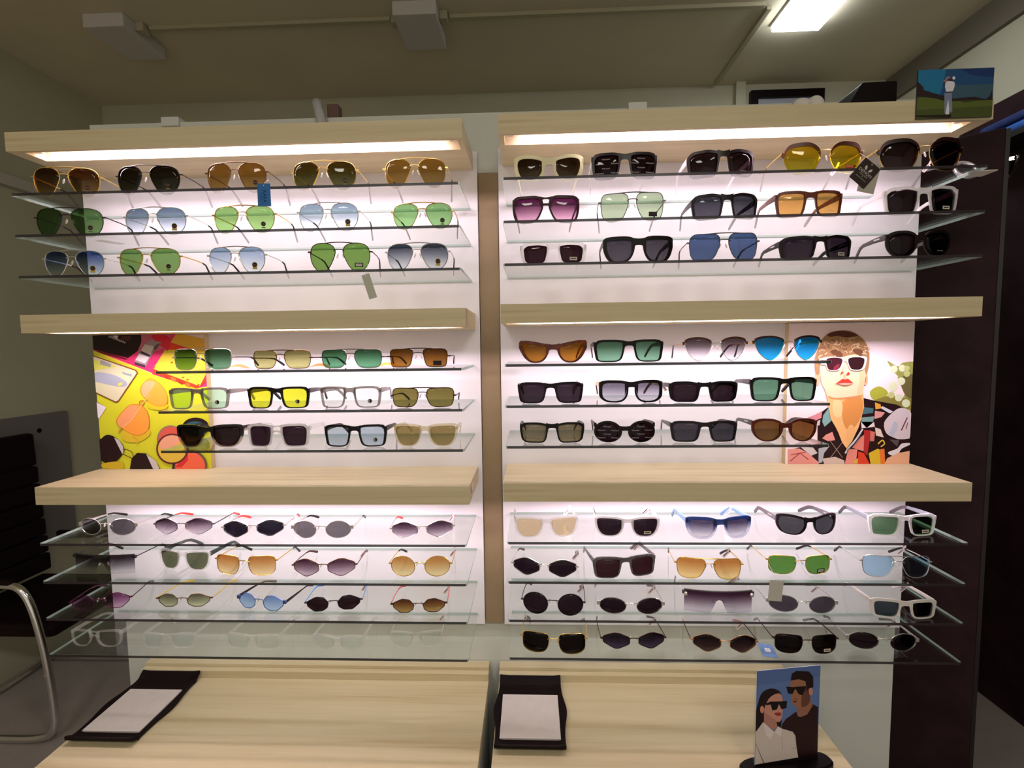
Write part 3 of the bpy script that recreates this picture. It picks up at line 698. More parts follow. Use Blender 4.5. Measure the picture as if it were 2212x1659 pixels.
row('L', 4,
 (362, 493, 838, 882, 'rect', 'acetate', 'cleargrey', 'b0c4a8>b8ccb0', 'grey rectangular glasses, pale green lenses', dict(ex='half')),
 (532, 667, 836, 879, 'rect', 'acetate', '120a08', 'c8c02c>d0c838', 'black rectangular glasses, yellow lenses', dict(ex='half', tcol='gun', tip='120a08')),
 (690, 823, 835, 879, 'rect', 'acetate', 'cleargrey', 'dccfd2>e4d6d8', 'grey translucent rectangular eyeglasses, clear lenses', dict(ex='half', name='eyeglasses')),
 (846, 980, 838, 878, 'rectw', 'dbar', 'brown', '6e6032>80713e', 'brown double bar sunglasses, olive lenses', dict(tcol='brown')))
row('L', 5,
 (378, 522, 918, 964, 'way', 'acetate', 'blackfade', '180a0c>2c1618', 'black to clear sunglasses, black lenses', {}),
 (532, 667, 916, 960, 'rect', 'acetate', 'frost', '2a1420>34202a', 'white double bridge sunglasses, dark lenses', dict(ex='dbl', tcol='clear')),
 (699, 835, 918, 964, 'rect', 'acetate', '100a0c', 'b6b8c8>bec0d0', 'black rectangular eyeglasses, pale blue lenses', dict(ex='half', name='eyeglasses')),
 (850, 988, 916, 964, 'way', 'acetate', 'champagne', '947a50>9c845a', 'champagne crystal sunglasses, tan lenses', {}))
row('R', 3,
 (1121, 1269, 736, 783, 'cat', 'thick', 'tort', '8a5418>9c6424', 'red tortoise cat eye sunglasses, amber lenses', {}),
 (1283, 1435, 734, 780, 'rect', 'acetate', '100a0a', '587c66>6c9078', 'black rectangular sunglasses, sea green lenses', {}),
 (1480, 1613, 730, 779, 'catm', 'brow', 'silver', '6a5460>dcccd4|4a2a1e', 'thin cat eye sunglasses, purple fading lenses', dict(tcol='rose')),
 (1632, 1774, 727, 777, 'catm', 'brow', 'gold', '1668a0>1c8cc4|2c1414', 'cat eye sunglasses, bright blue lenses', dict(ex='tag')))
row('R', 4,
 (1118, 1261, 826, 871, 'rect', 'acetate', '180c10', '2c1c26>3a2a34', 'black flat top sunglasses, plum black lenses', dict(ex='tag')),
 (1295, 1433, 822, 867, 'sqr', 'thick', '100a0a', '645a68>c4b6c0', 'black square sunglasses, grey fading lenses', dict(tcol='gold', tip='5a1c1c')),
 (1446, 1596, 824, 868, 'wrapr', 'acetate', '120a0c', '1c0e14>26161e', 'black rectangular sunglasses, black lenses', dict(ex='tagl')),
 (1622, 1767, 815, 864, 'rect', 'acetate', '100a0a', '4e6c58>5e7e68', 'slim black sunglasses, grey green lenses', dict(tcol='gun', tip='100a0a')))
row('R', 5,
 (1123, 1263, 913, 957, 'wrapr', 'acetate', '100a0a', '6e5e48>86745c', 'black sunglasses, blue mirrored amber lenses', dict(ex='mirror')),
 (1284, 1416, 910, 957, 'round', 'acetate', '160a0c', '1e0a12', 'black round sunglasses, lenses lettered all over', dict(ex='pol', tcol='brown')),
 (1449, 1595, 910, 955, 'rect', 'acetate', '241c20', '403840>48404a', 'matt charcoal sunglasses, grey lenses', dict(tcol='gun')),
 (1626, 1767, 905, 953, 'panto', 'acetate', '5a2018', '6a4020>765030', 'red brown rounded sunglasses, brown lenses', dict(tcol='gun', ex='slots')))
row('L', 6,
 (169, 289, 1120, (1157, 1158), 'oval', 'wire', 'silver', '6a5e66', 'silver oval sunglasses, grey lenses', dict(ex='wide')),
 (331, 455, 1119.5, (1156, 1156), 'hex', 'wire', 'gun', '3a2030>d0b8c4', 'hexagonal sunglasses, purple lenses, red tips', dict(tip='c83c34', ex='tag')),
 (480, 612, 1124, (1162.5, 1160), 'hex', 'wire', 'silver', '1e1824', 'hexagonal sunglasses, black lenses, red tips', dict(tip='c83c34', ex='tag')),
 (631, 757, 1125, (1164, 1164), 'oval', 'wire', 'silver', '6c6066', 'silver oval sunglasses, smoke grey lenses', dict(ex='wide')),
 (846, 979, 1126, (1165, 1162), 'hex', 'wire', 'silver', '34182a>c8aebc', 'silver hexagonal sunglasses, red tips', dict(tip='c83c34', ex='tag')))
row('L', 7,
 (156, 284, 1200, (1240, 1241.5), 'rect', 'shield', 'black', '342430>d8c8d0', 'rimless one pane sunglasses, purple lens', {}),
 (337, 455, 1188, (1229.6, 1233), 'way', 'acetate', 'clear', '62604a', 'clear sunglasses, olive lenses, dark green temples', dict(tcol='2c3834', tip='38443e')),
 (464, 592, 1200, (1243, 1245), 'sqr', 'wire', 'gold', 'ac6a34>e0bc8c', 'gold rounded square sunglasses, orange lenses', {}),
 (632, 766, 1207, (1247, 1246), 'hex', 'wire', 'bronze', '40202e>b89aa8', 'bronze hexagonal sunglasses, plum fading lenses', dict(tip='3c1a1e', ex='tag')),
 (843, 972, 1201, (1247, 1247), 'round', 'wire', 'gold', 'b0743c>dcc090', 'gold round sunglasses, tan orange lenses', dict(ex='tag')))
row('L', 8,
 (152, 280, 1283, (1322, 1315.7), 'hexb', 'wire', 'plum', '803a6c>dca8cc', 'plum angular sunglasses, magenta lenses', dict(tcol='3a1424', tip='3a1424')),
 (338, 452, 1282, (1313, 1312.5), 'hexb', 'wire', 'bronze', '6e6250>c4be9c', 'bronze angular sunglasses, yellow temples', dict(tcol='c8ac28', tip='c8ac28')),
 (512, 610, 1283, (1316, 1322), 'hexb', 'wire', 'bluem', '7c90c0>b4c2e4', 'sky blue angular sunglasses, black temples', dict(tcol='241820', tip='241820', ex='wide')),
 (661, 779, 1287, (1323, 1319), 'hexb', 'wire', 'black', '261218', 'black angular sunglasses, bright blue temples', dict(tcol='3c88cc', tip='3c88cc', ex='tag')),
 (847, 962, 1293, (1326, 1324.6), 'hexb', 'wire', 'brown', '5a2c14>ac8450', 'brown angular sunglasses, coral red temples', dict(tcol='c0504a', tip='c0504a', ex='tag')))
CL = 'e6d8dc'
row('L', 9,
 (151, 260, 1360, (1397, 1398.5), 'navig', 'acetate', 'clear', CL, 'clear square double bridge eyeglasses', dict(ex='dbl', name='eyeglasses')),
 (306, 420, 1367, (1401, 1401), 'rect', 'acetate', 'clear', CL, 'clear crystal rectangular eyeglasses', dict(ex='tagl', name='eyeglasses')),
 (489, 602, 1369, (1403.6, 1405.6), 'rectw', 'acetate', 'clear', CL, 'clear crystal eyeglasses', dict(ex='tag', name='eyeglasses')),
 (674, 785, 1371, (1405, 1407), 'panto', 'acetate', 'clear', CL, 'clear rounded eyeglasses', dict(ex='tag', name='eyeglasses')),
 (843, 957, 1363, (1400, 1398.5), 'way', 'acetate', 'clear', CL, 'clear wide eyeglasses', dict(ex='tag', name='eyeglasses')))
row('R', 6,
 (1112, 1250, 1116, (1162, 1160), 'way', 'acetate', 'clear', 'd0b090', 'clear crystal sunglasses, peach lenses', dict(ex='tag')),
 (1285, 1426, 1116, (1160, 1161), 'way', 'acetate', 'frost', '20121a', 'white clear sunglasses, black lenses', dict(ex='whiteplate tag', tip='2c2024')),
 (1485, 1627, 1117, (1165.6, 1164), 'way', 'thick', 'bluefade', '3c3048>c8bac6', 'blue to clear sunglasses, purple fading lenses', dict(tcol='6484ac', ex='tag')),
 (1684, 1814, 1112, (1157, 1156), 'sport', 'sport', '1c1418', '443e44', 'black and grey sport sunglasses', dict(tcol='5c585c', ex='slots')),
 (1879, 2027, 1111, (1159, 1159), 'rect', 'acetate', 'frost', '6c8468>607c5c', 'frosted white sunglasses, grey temples', dict(tcol='70747c', tip='504c50', ex='whiteplate')))
row('R', 7,
 (1107, 1245, 1207, (1244, 1248.6), 'hex', 'wire', 'silver', '20101a', 'silver hexagonal sunglasses, solid black lenses', dict(tip='34181c', ex='tag')),
 (1283, 1419, 1201, (1250, 1245), 'rect', 'acetate', 'greymarble', '30161a', 'grey marbled sunglasses, dark brown lenses', dict(ex='tag')),
 (1462, 1603, 1206, (1251, 1253.5), 'navig', 'dbar', 'gold', 'b06c34>e4bc80', 'gold square aviators, orange fading lenses', dict(ex='tag')),
 (1662, 1796, 1200, (1242, 1242), 'sqr', 'wire', 'gold', '547a34>5c8440', 'gold squarish sunglasses, green lenses', dict(ex='plate')),
 (1865, 2013, 1201, (1248, 1250), 'navig', 'dbar', 'silver', 'a8bcd8>b0c4de', 'silver square aviators, light blue lenses', dict(ex='tag')))
row('R', 8,
 (1129, 1260, 1281, (1328, 1332), 'round', 'wire', 'black', '28141e', 'black round sunglasses, black lenses', dict(ex='tag')),
 (1295, 1433, 1291, (1328, 1329), 'oval', 'wire', 'silver', '22101a', 'silver oval sunglasses, black lenses', dict(ex='wide tag', tip='60585c')),
 (1480, 1627, 1278, (1325, 1327), 'rect', 'shield', 'gun', '3c1c30>d4c0cc', 'one pane sunglasses with ball studs', dict(ex='studs tag', tcol='silver')),
 (1662, 1809, 1287, (1324, 1327), 'oval', 'wire', 'silver', '4a3e48', 'silver oval sunglasses, dark grey lenses', dict(ex='wide tag', tip='a8a8a0')),
 (1882, 2028, 1295, (1336, 1338.5), 'rect', 'thick', 'd4ccc8', '3c4048|180a0e|1a0c10', 'opaque white rectangular sunglasses, dark lenses', dict(ex='tag')))
row('R', 9,
 (1128, 1265, 1367, (1411, 1415), 'sqr', 'wire', 'gold', '120608', 'gold squarish sunglasses, black lenses', dict(ex='tagl')),
 (1303, 1437, 1367, (1403.6, 1403), 'hex', 'wire', 'brown', '20121e>4c3c5c', 'brown hexagonal sunglasses, dark purple lenses', dict(ex='tag', tcol='3c1418')),
 (1498, 1636, 1371, (1410, 1412.5), 'hex', 'wire', 'rose', '1a060c>54383c', 'rose gold hexagonal sunglasses, black lenses', dict(ex='tag', tip='a06a60', tcol='3c1418')),
 (1676, 1810, 1371, (1413, 1414), 'sqr', 'wire', 'brown', '180a0c', 'brown squarish sunglasses, black lenses', dict(ex='whiteplate')),
 (1835, 1985, 1367, (1405, 1409), 'oval', 'wire', 'silver', '2c1420', 'silver oval sunglasses, burgundy black lenses', dict(ex='wide tag')))

# ------------------------------------------------------------------ printed boards and cards
def clampf(v, a, b): return max(a, min(b, v))
def board(name, lab, x0, x1, z0, z1, y, zoom, title):
    t = thing(name, lab, 'picture', (0, 0, 0))
    mbox('board_body', pbr('board_edge_pine', (206, 184, 140), .6), x0, x1, y, -.0004, z0, z1, 0, t)
    ox, oy, k = zoom
    def fn(a, b, l):
        p = atY(ox + a * k, oy + b * k, y); return Vector((clampf(p.x, x0, x1), y - .0002 - l * .00005, clampf(p.z, z0, z1)))
    return t, Ink(fn)
z0L = WZ[2] + .0003
t, I = board('picture_board', 'printed board of sunglasses and cassettes on a yellow ground, left unit', -1.043, -.7325, z0L, .0445, -.018, (190, 700, .19295), 'L')
P = I.poly
P([(20, 60), (1400, 60), (1400, 1640), (20, 1640)], (206, 206, 44))
P([(20, 60), (1400, 60), (1400, 700), (1330, 700), (1215, 716), (700, 556), (640, 530), (20, 290)], (222, 52, 112))
P([(590, 90), (900, 90), (860, 260), (640, 330), (560, 340)], (196, 104, 128), 4)
P([(20, 90), (595, 90), (600, 200), (560, 300), (450, 380), (330, 350), (20, 285)], (34, 10, 14))
P([(60, 290), (300, 340), (455, 392), (420, 400), (60, 310)], (120, 20, 40))
P([(225, 145), (250, 125), (430, 205), (415, 218)], (150, 140, 140)); P([(275, 128), (345, 128), (325, 170)], (210, 205, 205))
for k in range(5): I.line([(395 + 22 * k, 130), (375 + 22 * k, 185)], 7, (130, 70, 60))
I.line([(30, 305), (620, 520), (720, 560)], 22, (236, 214, 70))
P([(715, 120), (880, 125), (930, 200), (930, 300), (860, 270), (760, 190)], (214, 36, 60), 3)
P([(525, 405), (590, 310), (640, 225), (700, 178), (828, 205), (745, 300), (700, 375), (650, 478), (530, 450)], (158, 140, 146)); P([(598, 292), (640, 226), (742, 250), (702, 344), (612, 322)], (206, 196, 192))
P([(598, 300), (702, 346), (694, 368), (594, 326)], (56, 44, 52)); P([(575, 335), (692, 372), (642, 440), (535, 402)], (228, 220, 222)); P([(525, 425), (648, 462), (640, 486), (530, 455)], (70, 50, 60)); P([(738, 262), (770, 230), (815, 212), (752, 300)], (96, 84, 90))
P([(925, 205), (1400, 360), (1400, 520), (925, 300)], (218, 62, 30)); P([(930, 205), (985, 90), (1400, 90), (1400, 330), (1150, 278)], (216, 168, 56)); P([(1060, 110), (1400, 100), (1400, 190), (1300, 165)], (214, 196, 190))
P([(870, 285), (1400, 300), (1400, 560), (1255, 695), (735, 500)], (224, 204, 60)); P([(735, 500), (1255, 695), (1400, 590), (1400, 640), (1225, 722), (728, 548)], (214, 62, 34))
for a, b in ((890, 290), (745, 488), (925, 540), (1008, 548), (1070, 597), (1120, 622), (1243, 680), (945, 430)): I.disc(a, b, 15, 10, (190, 90, 40))
for k in range(4): P([(860 + 80 * k, 560 + 30 * k), (910 + 80 * k, 580 + 30 * k), (905 + 80 * k, 618 + 30 * k), (855 + 80 * k, 596 + 30 * k)], (206, 110, 50) if k % 2 else (160, 50, 30))
P([(60, 350), (545, 512), (568, 545), (350, 868), (318, 880), (60, 775)], (122, 66, 44)); P([(60, 362), (535, 522), (552, 548), (345, 855), (316, 866), (60, 762)], (208, 204, 168))
P([(60, 560), (140, 540), (300, 570), (430, 640), (440, 690), (340, 700), (110, 650), (60, 640)], (160, 166, 180), 3); P([(60, 400), (200, 420), (330, 480), (60, 520)], (206, 208, 96)); P([(150, 400), (270, 450), (260, 485), (140, 450)], (150, 156, 150)); P([(385, 535), (500, 560), (495, 590), (400, 560)], (150, 156, 160)); I.disc(368, 672, 30, 18, (206, 206, 90), -.5)
P([(40, 870), (115, 880), (215, 930), (130, 1062), (40, 1040)], (228, 220, 226))
P([(700, 860), (900, 900), (840, 960), (690, 940)], (206, 190, 40), 4); P([(420, 1180), (690, 1180), (680, 1260), (560, 1320), (410, 1300)], (212, 182, 44), 4)
L1 = [(690, 608), (770, 632), (860, 720), (900, 830), (880, 905), (790, 918), (700, 880), (620, 800), (594, 740), (622, 668)]; L2 = [(480, 903), (600, 908), (668, 970), (696, 1080), (682, 1180), (620, 1236), (530, 1242), (420, 1190), (328, 1100), (370, 1005)]
P(L1, (214, 112, 30), 4); P([(755 + (x - 755) * .97, 765 + (y - 765) * .97) for x, y in L1], (238, 164, 62), 4); P([(640, 650), (700, 640), (760, 660), (700, 760), (640, 820), (605, 740)], (240, 170, 120), 4)
P(L2, (206, 104, 30), 4); P([(515 + (x - 515) * .97, 1075 + (y - 1075) * .97) for x, y in L2], (238, 154, 62), 4); P([(385, 1010), (480, 915), (560, 930), (520, 1050), (400, 1160), (340, 1100)], (236, 156, 104), 4)
I.line([(585, 900), (590, 860), (640, 860)], 8, (190, 100, 30), 4); I.line([(600, 915), (640, 870)], 22, (230, 120, 50)); I.line([(380, 1160), (355, 1215)], 18, (200, 140, 60)); I.line([(700, 790), (620, 890), (480, 1090), (400, 1150)], 7, (244, 190, 140)); I.line([(515, 1250), (570, 1300), (555, 1350)], 12, (220, 160, 50), 4)
P([(110, 1320), (150, 1290), (220, 1238), (310, 1262), (400, 1350), (412, 1430), (330, 1530), (240, 1562), (165, 1530), (110, 1500)], (34, 8, 12), 4); P([(302, 1266), (360, 1300), (406, 1370), (410, 1430), (394, 1452)], (196, 190, 192))
P([(480, 1640), (500, 1500), (560, 1440), (660, 1446), (770, 1530), (820, 1640)], (34, 8, 12)); P([(662, 1452), (770, 1528), (812, 1640), (740, 1640)], (196, 190, 192)); P([(180, 1560), (330, 1535), (410, 1560), (380, 1640), (170, 1600)], (206, 176, 40), 4)
I.line([(412, 1425), (430, 1400), (500, 1430), (520, 1480)], 7, (60, 30, 20), 4); I.line([(405, 1455), (505, 1500)], 8, (60, 30, 20)); I.line([(130, 1280), (160, 1290)], 10, (60, 30, 20))
I.disc(1215, 1150, 150, 105, (36, 18, 24)); I.disc(1205, 1165, 122, 78, (44, 92, 100)); I.disc(1200, 1185, 110, 60, (34, 26, 32))
I.disc(935, 1290, 152, 158, (132, 118, 96)); I.disc(938, 1292, 140, 146, (206, 86, 70)); I.disc(1160, 1580, 182, 172, (110, 86, 74)); I.disc(1155, 1590, 166, 160, (236, 104, 72)); P([(990, 1600), (1060, 1500), (1130, 1440), (1130, 1520), (1060, 1600)], (206, 44, 50)); I.disc(955, 1395, 180, 172, (90, 40, 40)); I.disc(955, 1395, 160, 152, (214, 180, 66)); P([(810, 1350), (860, 1270), (960, 1240), (1060, 1280), (1000, 1350), (850, 1400)], (226, 160, 130), 4)
I.line([(965, 1640), (975, 1550)], 24, (60, 24, 24))
I.build('print', t)

t, I = board('picture_board', 'printed board of a man in sunglasses and patterned shirt, right unit', .8105, 1.1245, WZ[2] + UNITS['R'][1] + .0003, .0505, -.018, (1680, 680, .19897), 'R')
P = I.poly; SK = (246, 208, 172)
P([(60, 40), (1540, 40), (1540, 1660), (60, 1660)], (240, 226, 232))
for a in ([(1190, 500), (1300, 560), (1360, 520), (1500, 520), (1480, 680), (1330, 680), (1250, 600)], [(1300, 680), (1400, 620), (1500, 640), (1500, 1100), (1330, 980), (1380, 840)]): P(a, (150, 156, 82), 4)
P([(1330, 690), (1500, 660), (1500, 900), (1390, 880)], (104, 98, 56), 4); P([(1000, 836), (1100, 776), (1195, 840), (1150, 905), (1040, 925)], (164, 172, 62), 4); P([(1040, 935), (1200, 880), (1330, 900), (1500, 940), (1500, 1090), (1300, 1000), (1100, 965)], (134, 128, 62), 4)
for a, b, r in ((1260, 590, 40), (1350, 580, 38), (1340, 720, 42), (1400, 640, 34), (1250, 780, 50), (1310, 900, 40), (1390, 960, 44), (1400, 580, 30), (1230, 870, 36)): I.disc(a, b, r, r, (214, 226, 190) if r > 36 else (190, 200, 130))
P([(320, 1120), (480, 1050), (540, 1005), (640, 1250), (740, 1440), (880, 1180), (915, 900), (1040, 930), (1290, 975), (1360, 1010), (1440, 1060), (1440, 1660), (110, 1660), (110, 1470), (230, 1440), (430, 1400), (430, 1200)], (36, 12, 18))
P([(110, 1460), (230, 1450), (330, 1500), (440, 1600), (440, 1660), (110, 1660)], (226, 152, 144)); I.line([(130, 1590), (240, 1500), (330, 1570)], 10, (150, 40, 50)); I.line([(140, 1520), (300, 1490)], 8, (150, 40, 50)); P([(240, 1430), (380, 1440), (430, 1500), (360, 1530)], (206, 200, 204))
P([(440, 1450), (560, 1425), (500, 1500), (480, 1600), (440, 1610)], (172, 178, 190)); P([(325, 1120), (480, 1045), (470, 1120), (400, 1150)], (212, 140, 148)); P([(490, 1090), (550, 1010), (580, 1150), (505, 1215), (480, 1160)], (128, 170, 170)); P([(430, 1150), (460, 1140), (450, 1200), (420, 1200)], (206, 200, 206))
P([(520, 1300), (590, 1270), (620, 1360), (540, 1370), (480, 1340)], (222, 150, 140)); P([(480, 1560), (620, 1540), (720, 1580), (720, 1640), (500, 1640)], (206, 186, 176)); I.line([(560, 1360), (700, 1550)], 5, (180, 150, 140)); I.line([(700, 1380), (560, 1560)], 5, (180, 150, 140))
P([(915, 1000), (1035, 1015), (1030, 1065), (920, 1080)], (70, 110, 120)); P([(898, 1115), (1045, 1100), (1030, 1160), (905, 1165)], (118, 156, 156)); P([(900, 1160), (960, 1230), (1040, 1160), (1050, 1215), (905, 1230)], (224, 216, 220)); P([(1050, 950), (1110, 970), (1120, 1015), (1056, 1025)], (216, 160, 56)); P([(1050, 1040), (1160, 1060), (1120, 1110), (1045, 1130)], (216, 152, 148)); P([(1130, 990), (1250, 1050), (1210, 1070), (1110, 1010)], (206, 206, 222))
P([(1150, 1170), (1230, 1070), (1330, 1010), (1460, 1070), (1460, 1310), (1330, 1350), (1250, 1330), (1170, 1280)], (214, 202, 210), 3); P([(1200, 1290), (1260, 1150), (1300, 1180), (1290, 1250), (1240, 1330)], (186, 192, 212)); I.line([(1335, 1255), (1400, 1115)], 12, (110, 40, 50)); I.line([(1385, 1240), (1405, 1170)], 8, (110, 40, 50))
P([(1050, 1220), (1110, 1240), (1145, 1330), (1060, 1310)], (222, 206, 198)); P([(930, 1250), (1010, 1255), (965, 1530), (925, 1480)], (172, 42, 44)); P([(1000, 1260), (1050, 1270), (1040, 1370), (995, 1370)], (206, 120, 110)); P([(890, 1330), (932, 1300), (925, 1480), (800, 1440)], (222, 134, 124)); P([(760, 1450), (860, 1460), (840, 1640), (720, 1640)], (224, 140, 130))
P([(980, 1500), (1080, 1450), (1135, 1480), (1110, 1640), (1000, 1640)], (216, 184, 44)); P([(800, 1600), (880, 1540), (860, 1640)], (206, 184, 60)); P([(868, 1480), (930, 1500), (990, 1640), (860, 1640)], (216, 66, 42)); P([(1095, 1460), (1150, 1450), (1160, 1640), (1110, 1640)], (224, 120, 50)); I.line([(1080, 1400), (1130, 1360), (1150, 1400), (1110, 1430)], 14, (226, 186, 70), 4)
P([(1190, 1490), (1290, 1450), (1340, 1395), (1450, 1395), (1340, 1450), (1300, 1505), (1230, 1525)], (226, 222, 230), 3); P([(1200, 1350), (1310, 1360), (1290, 1430)], (90, 76, 84)); P([(1150, 1660), (1180, 1555), (1290, 1500), (1450, 1475), (1450, 1660)], (232, 178, 144))
P([(520, 860), (920, 850), (930, 1000), (895, 1140), (870, 1220), (800, 1370), (740, 1450), (690, 1380), (640, 1250), (570, 1130), (545, 1000)], (240, 186, 124)); P([(700, 940), (880, 890), (922, 1000), (870, 1160), (780, 1250), (720, 1210), (690, 1080)], (212, 144, 78), 4); P([(760, 1210), (810, 1200), (830, 1290), (760, 1390), (730, 1330)], (234, 180, 120), 4); P([(600, 930), (690, 950), (680, 1100), (600, 1080)], (250, 206, 150), 4)
I.disc(943, 690, 26, 72, (236, 168, 128)); I.disc(940, 700, 12, 40, (200, 110, 80)); I.disc(428, 680, 26, 86, (236, 176, 140))
P([(440, 430), (700, 400), (950, 430), (950, 620), (925, 780), (905, 850), (880, 885), (760, 892), (620, 900), (540, 885), (500, 800), (470, 740), (450, 600)], SK, 4); P([(540, 880), (620, 902), (760, 890), (895, 870), (890, 895), (720, 915), (580, 912)], (206, 146, 96), 3); P([(860, 560), (940, 520), (930, 740), (895, 850), (850, 860), (880, 700)], (240, 192, 150), 4)
P([(400, 600), (396, 470), (450, 330), (500, 240), (560, 196), (680, 170), (790, 180), (880, 230), (950, 310), (985, 420), (980, 560), (950, 650), (930, 560), (900, 470), (840, 430), (760, 440), (680, 462), (560, 470), (470, 480), (450, 560), (440, 640), (415, 650)], (158, 122, 84), 3)
P([(530, 215), (600, 182), (700, 176), (790, 190), (860, 225), (740, 245), (640, 230), (560, 240)], (84, 44, 34), 3); P([(560, 400), (640, 380), (700, 440), (640, 460)], (108, 70, 48), 3); P([(800, 380), (900, 380), (910, 440), (850, 430)], (110, 74, 52), 3)
rnd = random.Random(4)
for k in range(46):
    a = rnd.uniform(430, 950); b = rnd.uniform(245, 430) + abs(a - 700) * .22; r = rnd.uniform(18, 44); s0 = rnd.uniform(0, 6.28)
    I.line([(a + r * cos(s0 + q * .5), b + r * .7 * sin(s0 + q * .5)) for q in range(6)], rnd.uniform(5, 10), rnd.choice([(214, 188, 146), (196, 164, 120), (118, 80, 54), (226, 206, 170)]))
P([(440, 480), (560, 452), (690, 468), (720, 500), (760, 468), (880, 448), (948, 458), (945, 520), (920, 590), (840, 606), (770, 590), (735, 512), (700, 512), (665, 590), (600, 608), (530, 598), (505, 545), (455, 540)], (190, 204, 206), 3)
P([(515, 484), (600, 464), (684, 480), (672, 548), (636, 592), (560, 600), (526, 572)], (62, 14, 28), 3); P([(750, 482), (820, 460), (914, 470), (922, 520), (892, 584), (820, 595), (772, 572)], (42, 10, 18), 3); P([(600, 560), (655, 530), (640, 590), (590, 598)], (120, 40, 56), 3)
P([(664, 650), (672, 624), (694, 612), (702, 628)], (190, 70, 50)); P([(728, 648), (748, 618), (768, 632), (758, 652)], (180, 60, 44)); I.line([(700, 560), (690, 610)], 6, (226, 160, 120)); P([(705, 640), (730, 640), (722, 690), (712, 690)], (232, 176, 140))
P([(608, 748), (690, 692), (716, 702), (745, 690), (806, 742), (720, 738)], (196, 58, 46)); P([(640, 746), (720, 738), (790, 744), (720, 764)], (236, 160, 146), 3)
I.line([(716, 1500), (745, 1450), (830, 1350), (905, 1235)], 18, (206, 206, 212), 3); I.line([(735, 1470), (835, 1370), (890, 1290)], 8, (50, 70, 74), 3)
I.build('print', t)

# golf card clipped on the front of the top right shelf
GA, GB = atY(1979, 256, -.2025), atY(2148, 146, -.2025)
t = thing('advert_card', 'small card with a golfer on a green course, standing on upper right corner', 'picture')
mbox('card_body', pbr('card_back', (60, 60, 64), .5), GA.x, GB.x, -.2025, -.1992, GA.z - .001, GB.z, 0, t)
def gf(a, b, l):
    p = atY(1960 + a * .16879, 120 + b * .16879, -.2025); return Vector((clampf(p.x, GA.x, GB.x), -.2027 - l * .00005, clampf(p.z, GA.z - .001, GB.z)))
I = Ink(gf); P = I.poly
P([(60, 60), (1200, 60), (1200, 900), (60, 900)], (30, 74, 120)); P([(60, 60), (470, 60), (440, 420), (360, 520), (60, 520)], (30, 112, 156), 3); P([(560, 380), (1200, 360), (1200, 620), (560, 620)], (56, 86, 104)); P([(620, 60), (1200, 60), (1200, 260), (800, 240)], (26, 50, 104), 3)
P([(60, 340), (150, 350), (205, 410), (205, 440), (330, 480), (480, 520), (600, 552), (700, 540), (860, 528), (1000, 560), (1050, 520), (1080, 440), (1110, 560), (1200, 560), (1200, 620), (600, 600), (350, 560), (60, 560)], (40, 26, 30)); P([(60, 535), (220, 535), (360, 550), (480, 585), (600, 585), (1200, 565), (1200, 900), (60, 900)], (84, 98, 40)); P([(60, 700), (1200, 640), (1200, 900), (60, 900)], (70, 80, 36)); P([(60, 768), (480, 758), (560, 772), (520, 800), (300, 796), (60, 790)], (36, 24, 18)); P([(680, 590), (900, 585), (720, 600)], (40, 30, 24))
P([(472, 480), (566, 470), (572, 720), (548, 735), (530, 640), (510, 740), (470, 735)], (120, 130, 156)); P([(485, 735), (520, 560), (535, 700), (530, 755), (480, 755)], (214, 214, 222)); P([(484, 342), (560, 330), (602, 350), (596, 410), (566, 468), (490, 464)], (214, 214, 222), 2); P([(448, 350), (500, 276), (535, 268), (552, 300), (512, 296), (492, 350)], (150, 116, 124)); P([(445, 352), (478, 340), (470, 362)], (50, 30, 40))
I.disc(548, 312, 26, 20, (74, 46, 52)); I.disc(590, 290, 19, 20, (220, 222, 226)); P([(486, 468), (566, 462), (566, 474), (486, 480)], (44, 36, 50)); P([(518, 760), (552, 752), (556, 790), (528, 800)], (30, 20, 24))
I.build('print', t)

# couple card on a black foot, right counter
A0, A1 = atZ(1629.7, 1652.7, -.9), atZ(1765, 1637, -.9); NN = (A1 - A0).cross(Vector((0, 0, 1))).normalized(); dirv = (A1 - A0).normalized(); wid = (A1 - A0).length
t = thing('advert_stand', 'acrylic stand with a card of a couple in sunglasses, right counter', 'picture stand', (A0.x, A0.y, ZD + .0006), atan2(dirv.y, dirv.x))
mbox('acrylic_plate', thin_glass('acrylic', (.96, .97, .98), gloss=1), -.002, wid + .002, .0006, .0036, .008, .232, 0, t)
mbox('card_sheet', pbr('card_white', (210, 210, 214), .5), 0, wid, -.0004, .0005, .010, .2305, 0, t)
bm = bmesh.new(); n = 28
lo = [(wid / 2 + .0 + .104 * math.copysign(abs(cos(a)) ** .5, cos(a)), -.002 + .024 * math.copysign(abs(sin(a)) ** .7, sin(a))) for a in [2 * pi * k / n for k in range(n)]]
rings = [[bm.verts.new((wid / 2 + (x - wid / 2) * f, y * f, z)) for x, y in lo] for f, z in ((.97, 0), (1, .003), (1, .015), (.95, .019))]
for a, b in zip(rings, rings[1:]):
    for k in range(n): bm.faces.new((a[k], a[(k + 1) % n], b[(k + 1) % n], b[k]))
bm.faces.new(rings[0][::-1]); bm.faces.new(rings[-1]); finish(bm, 'stand_base', pbr('black_plastic', (16, 8, 10), .4, spec=.15), t)
def cf(a, b, l):
    p = atP(1560 + a * .19892, 1400 + b * .19892, A0, NN); q = p - A0
    return Vector((clampf(q.dot(dirv), 0, wid), -.0006 - l * .00005, clampf(p.z - ZD, .010, .2305)))
I = Ink(cf); P = I.poly
P([(300, 150), (1100, 150), (1100, 1320), (300, 1320)], (92, 116, 168)); P([(300, 150), (1100, 150), (1100, 300), (300, 420)], (84, 106, 160))
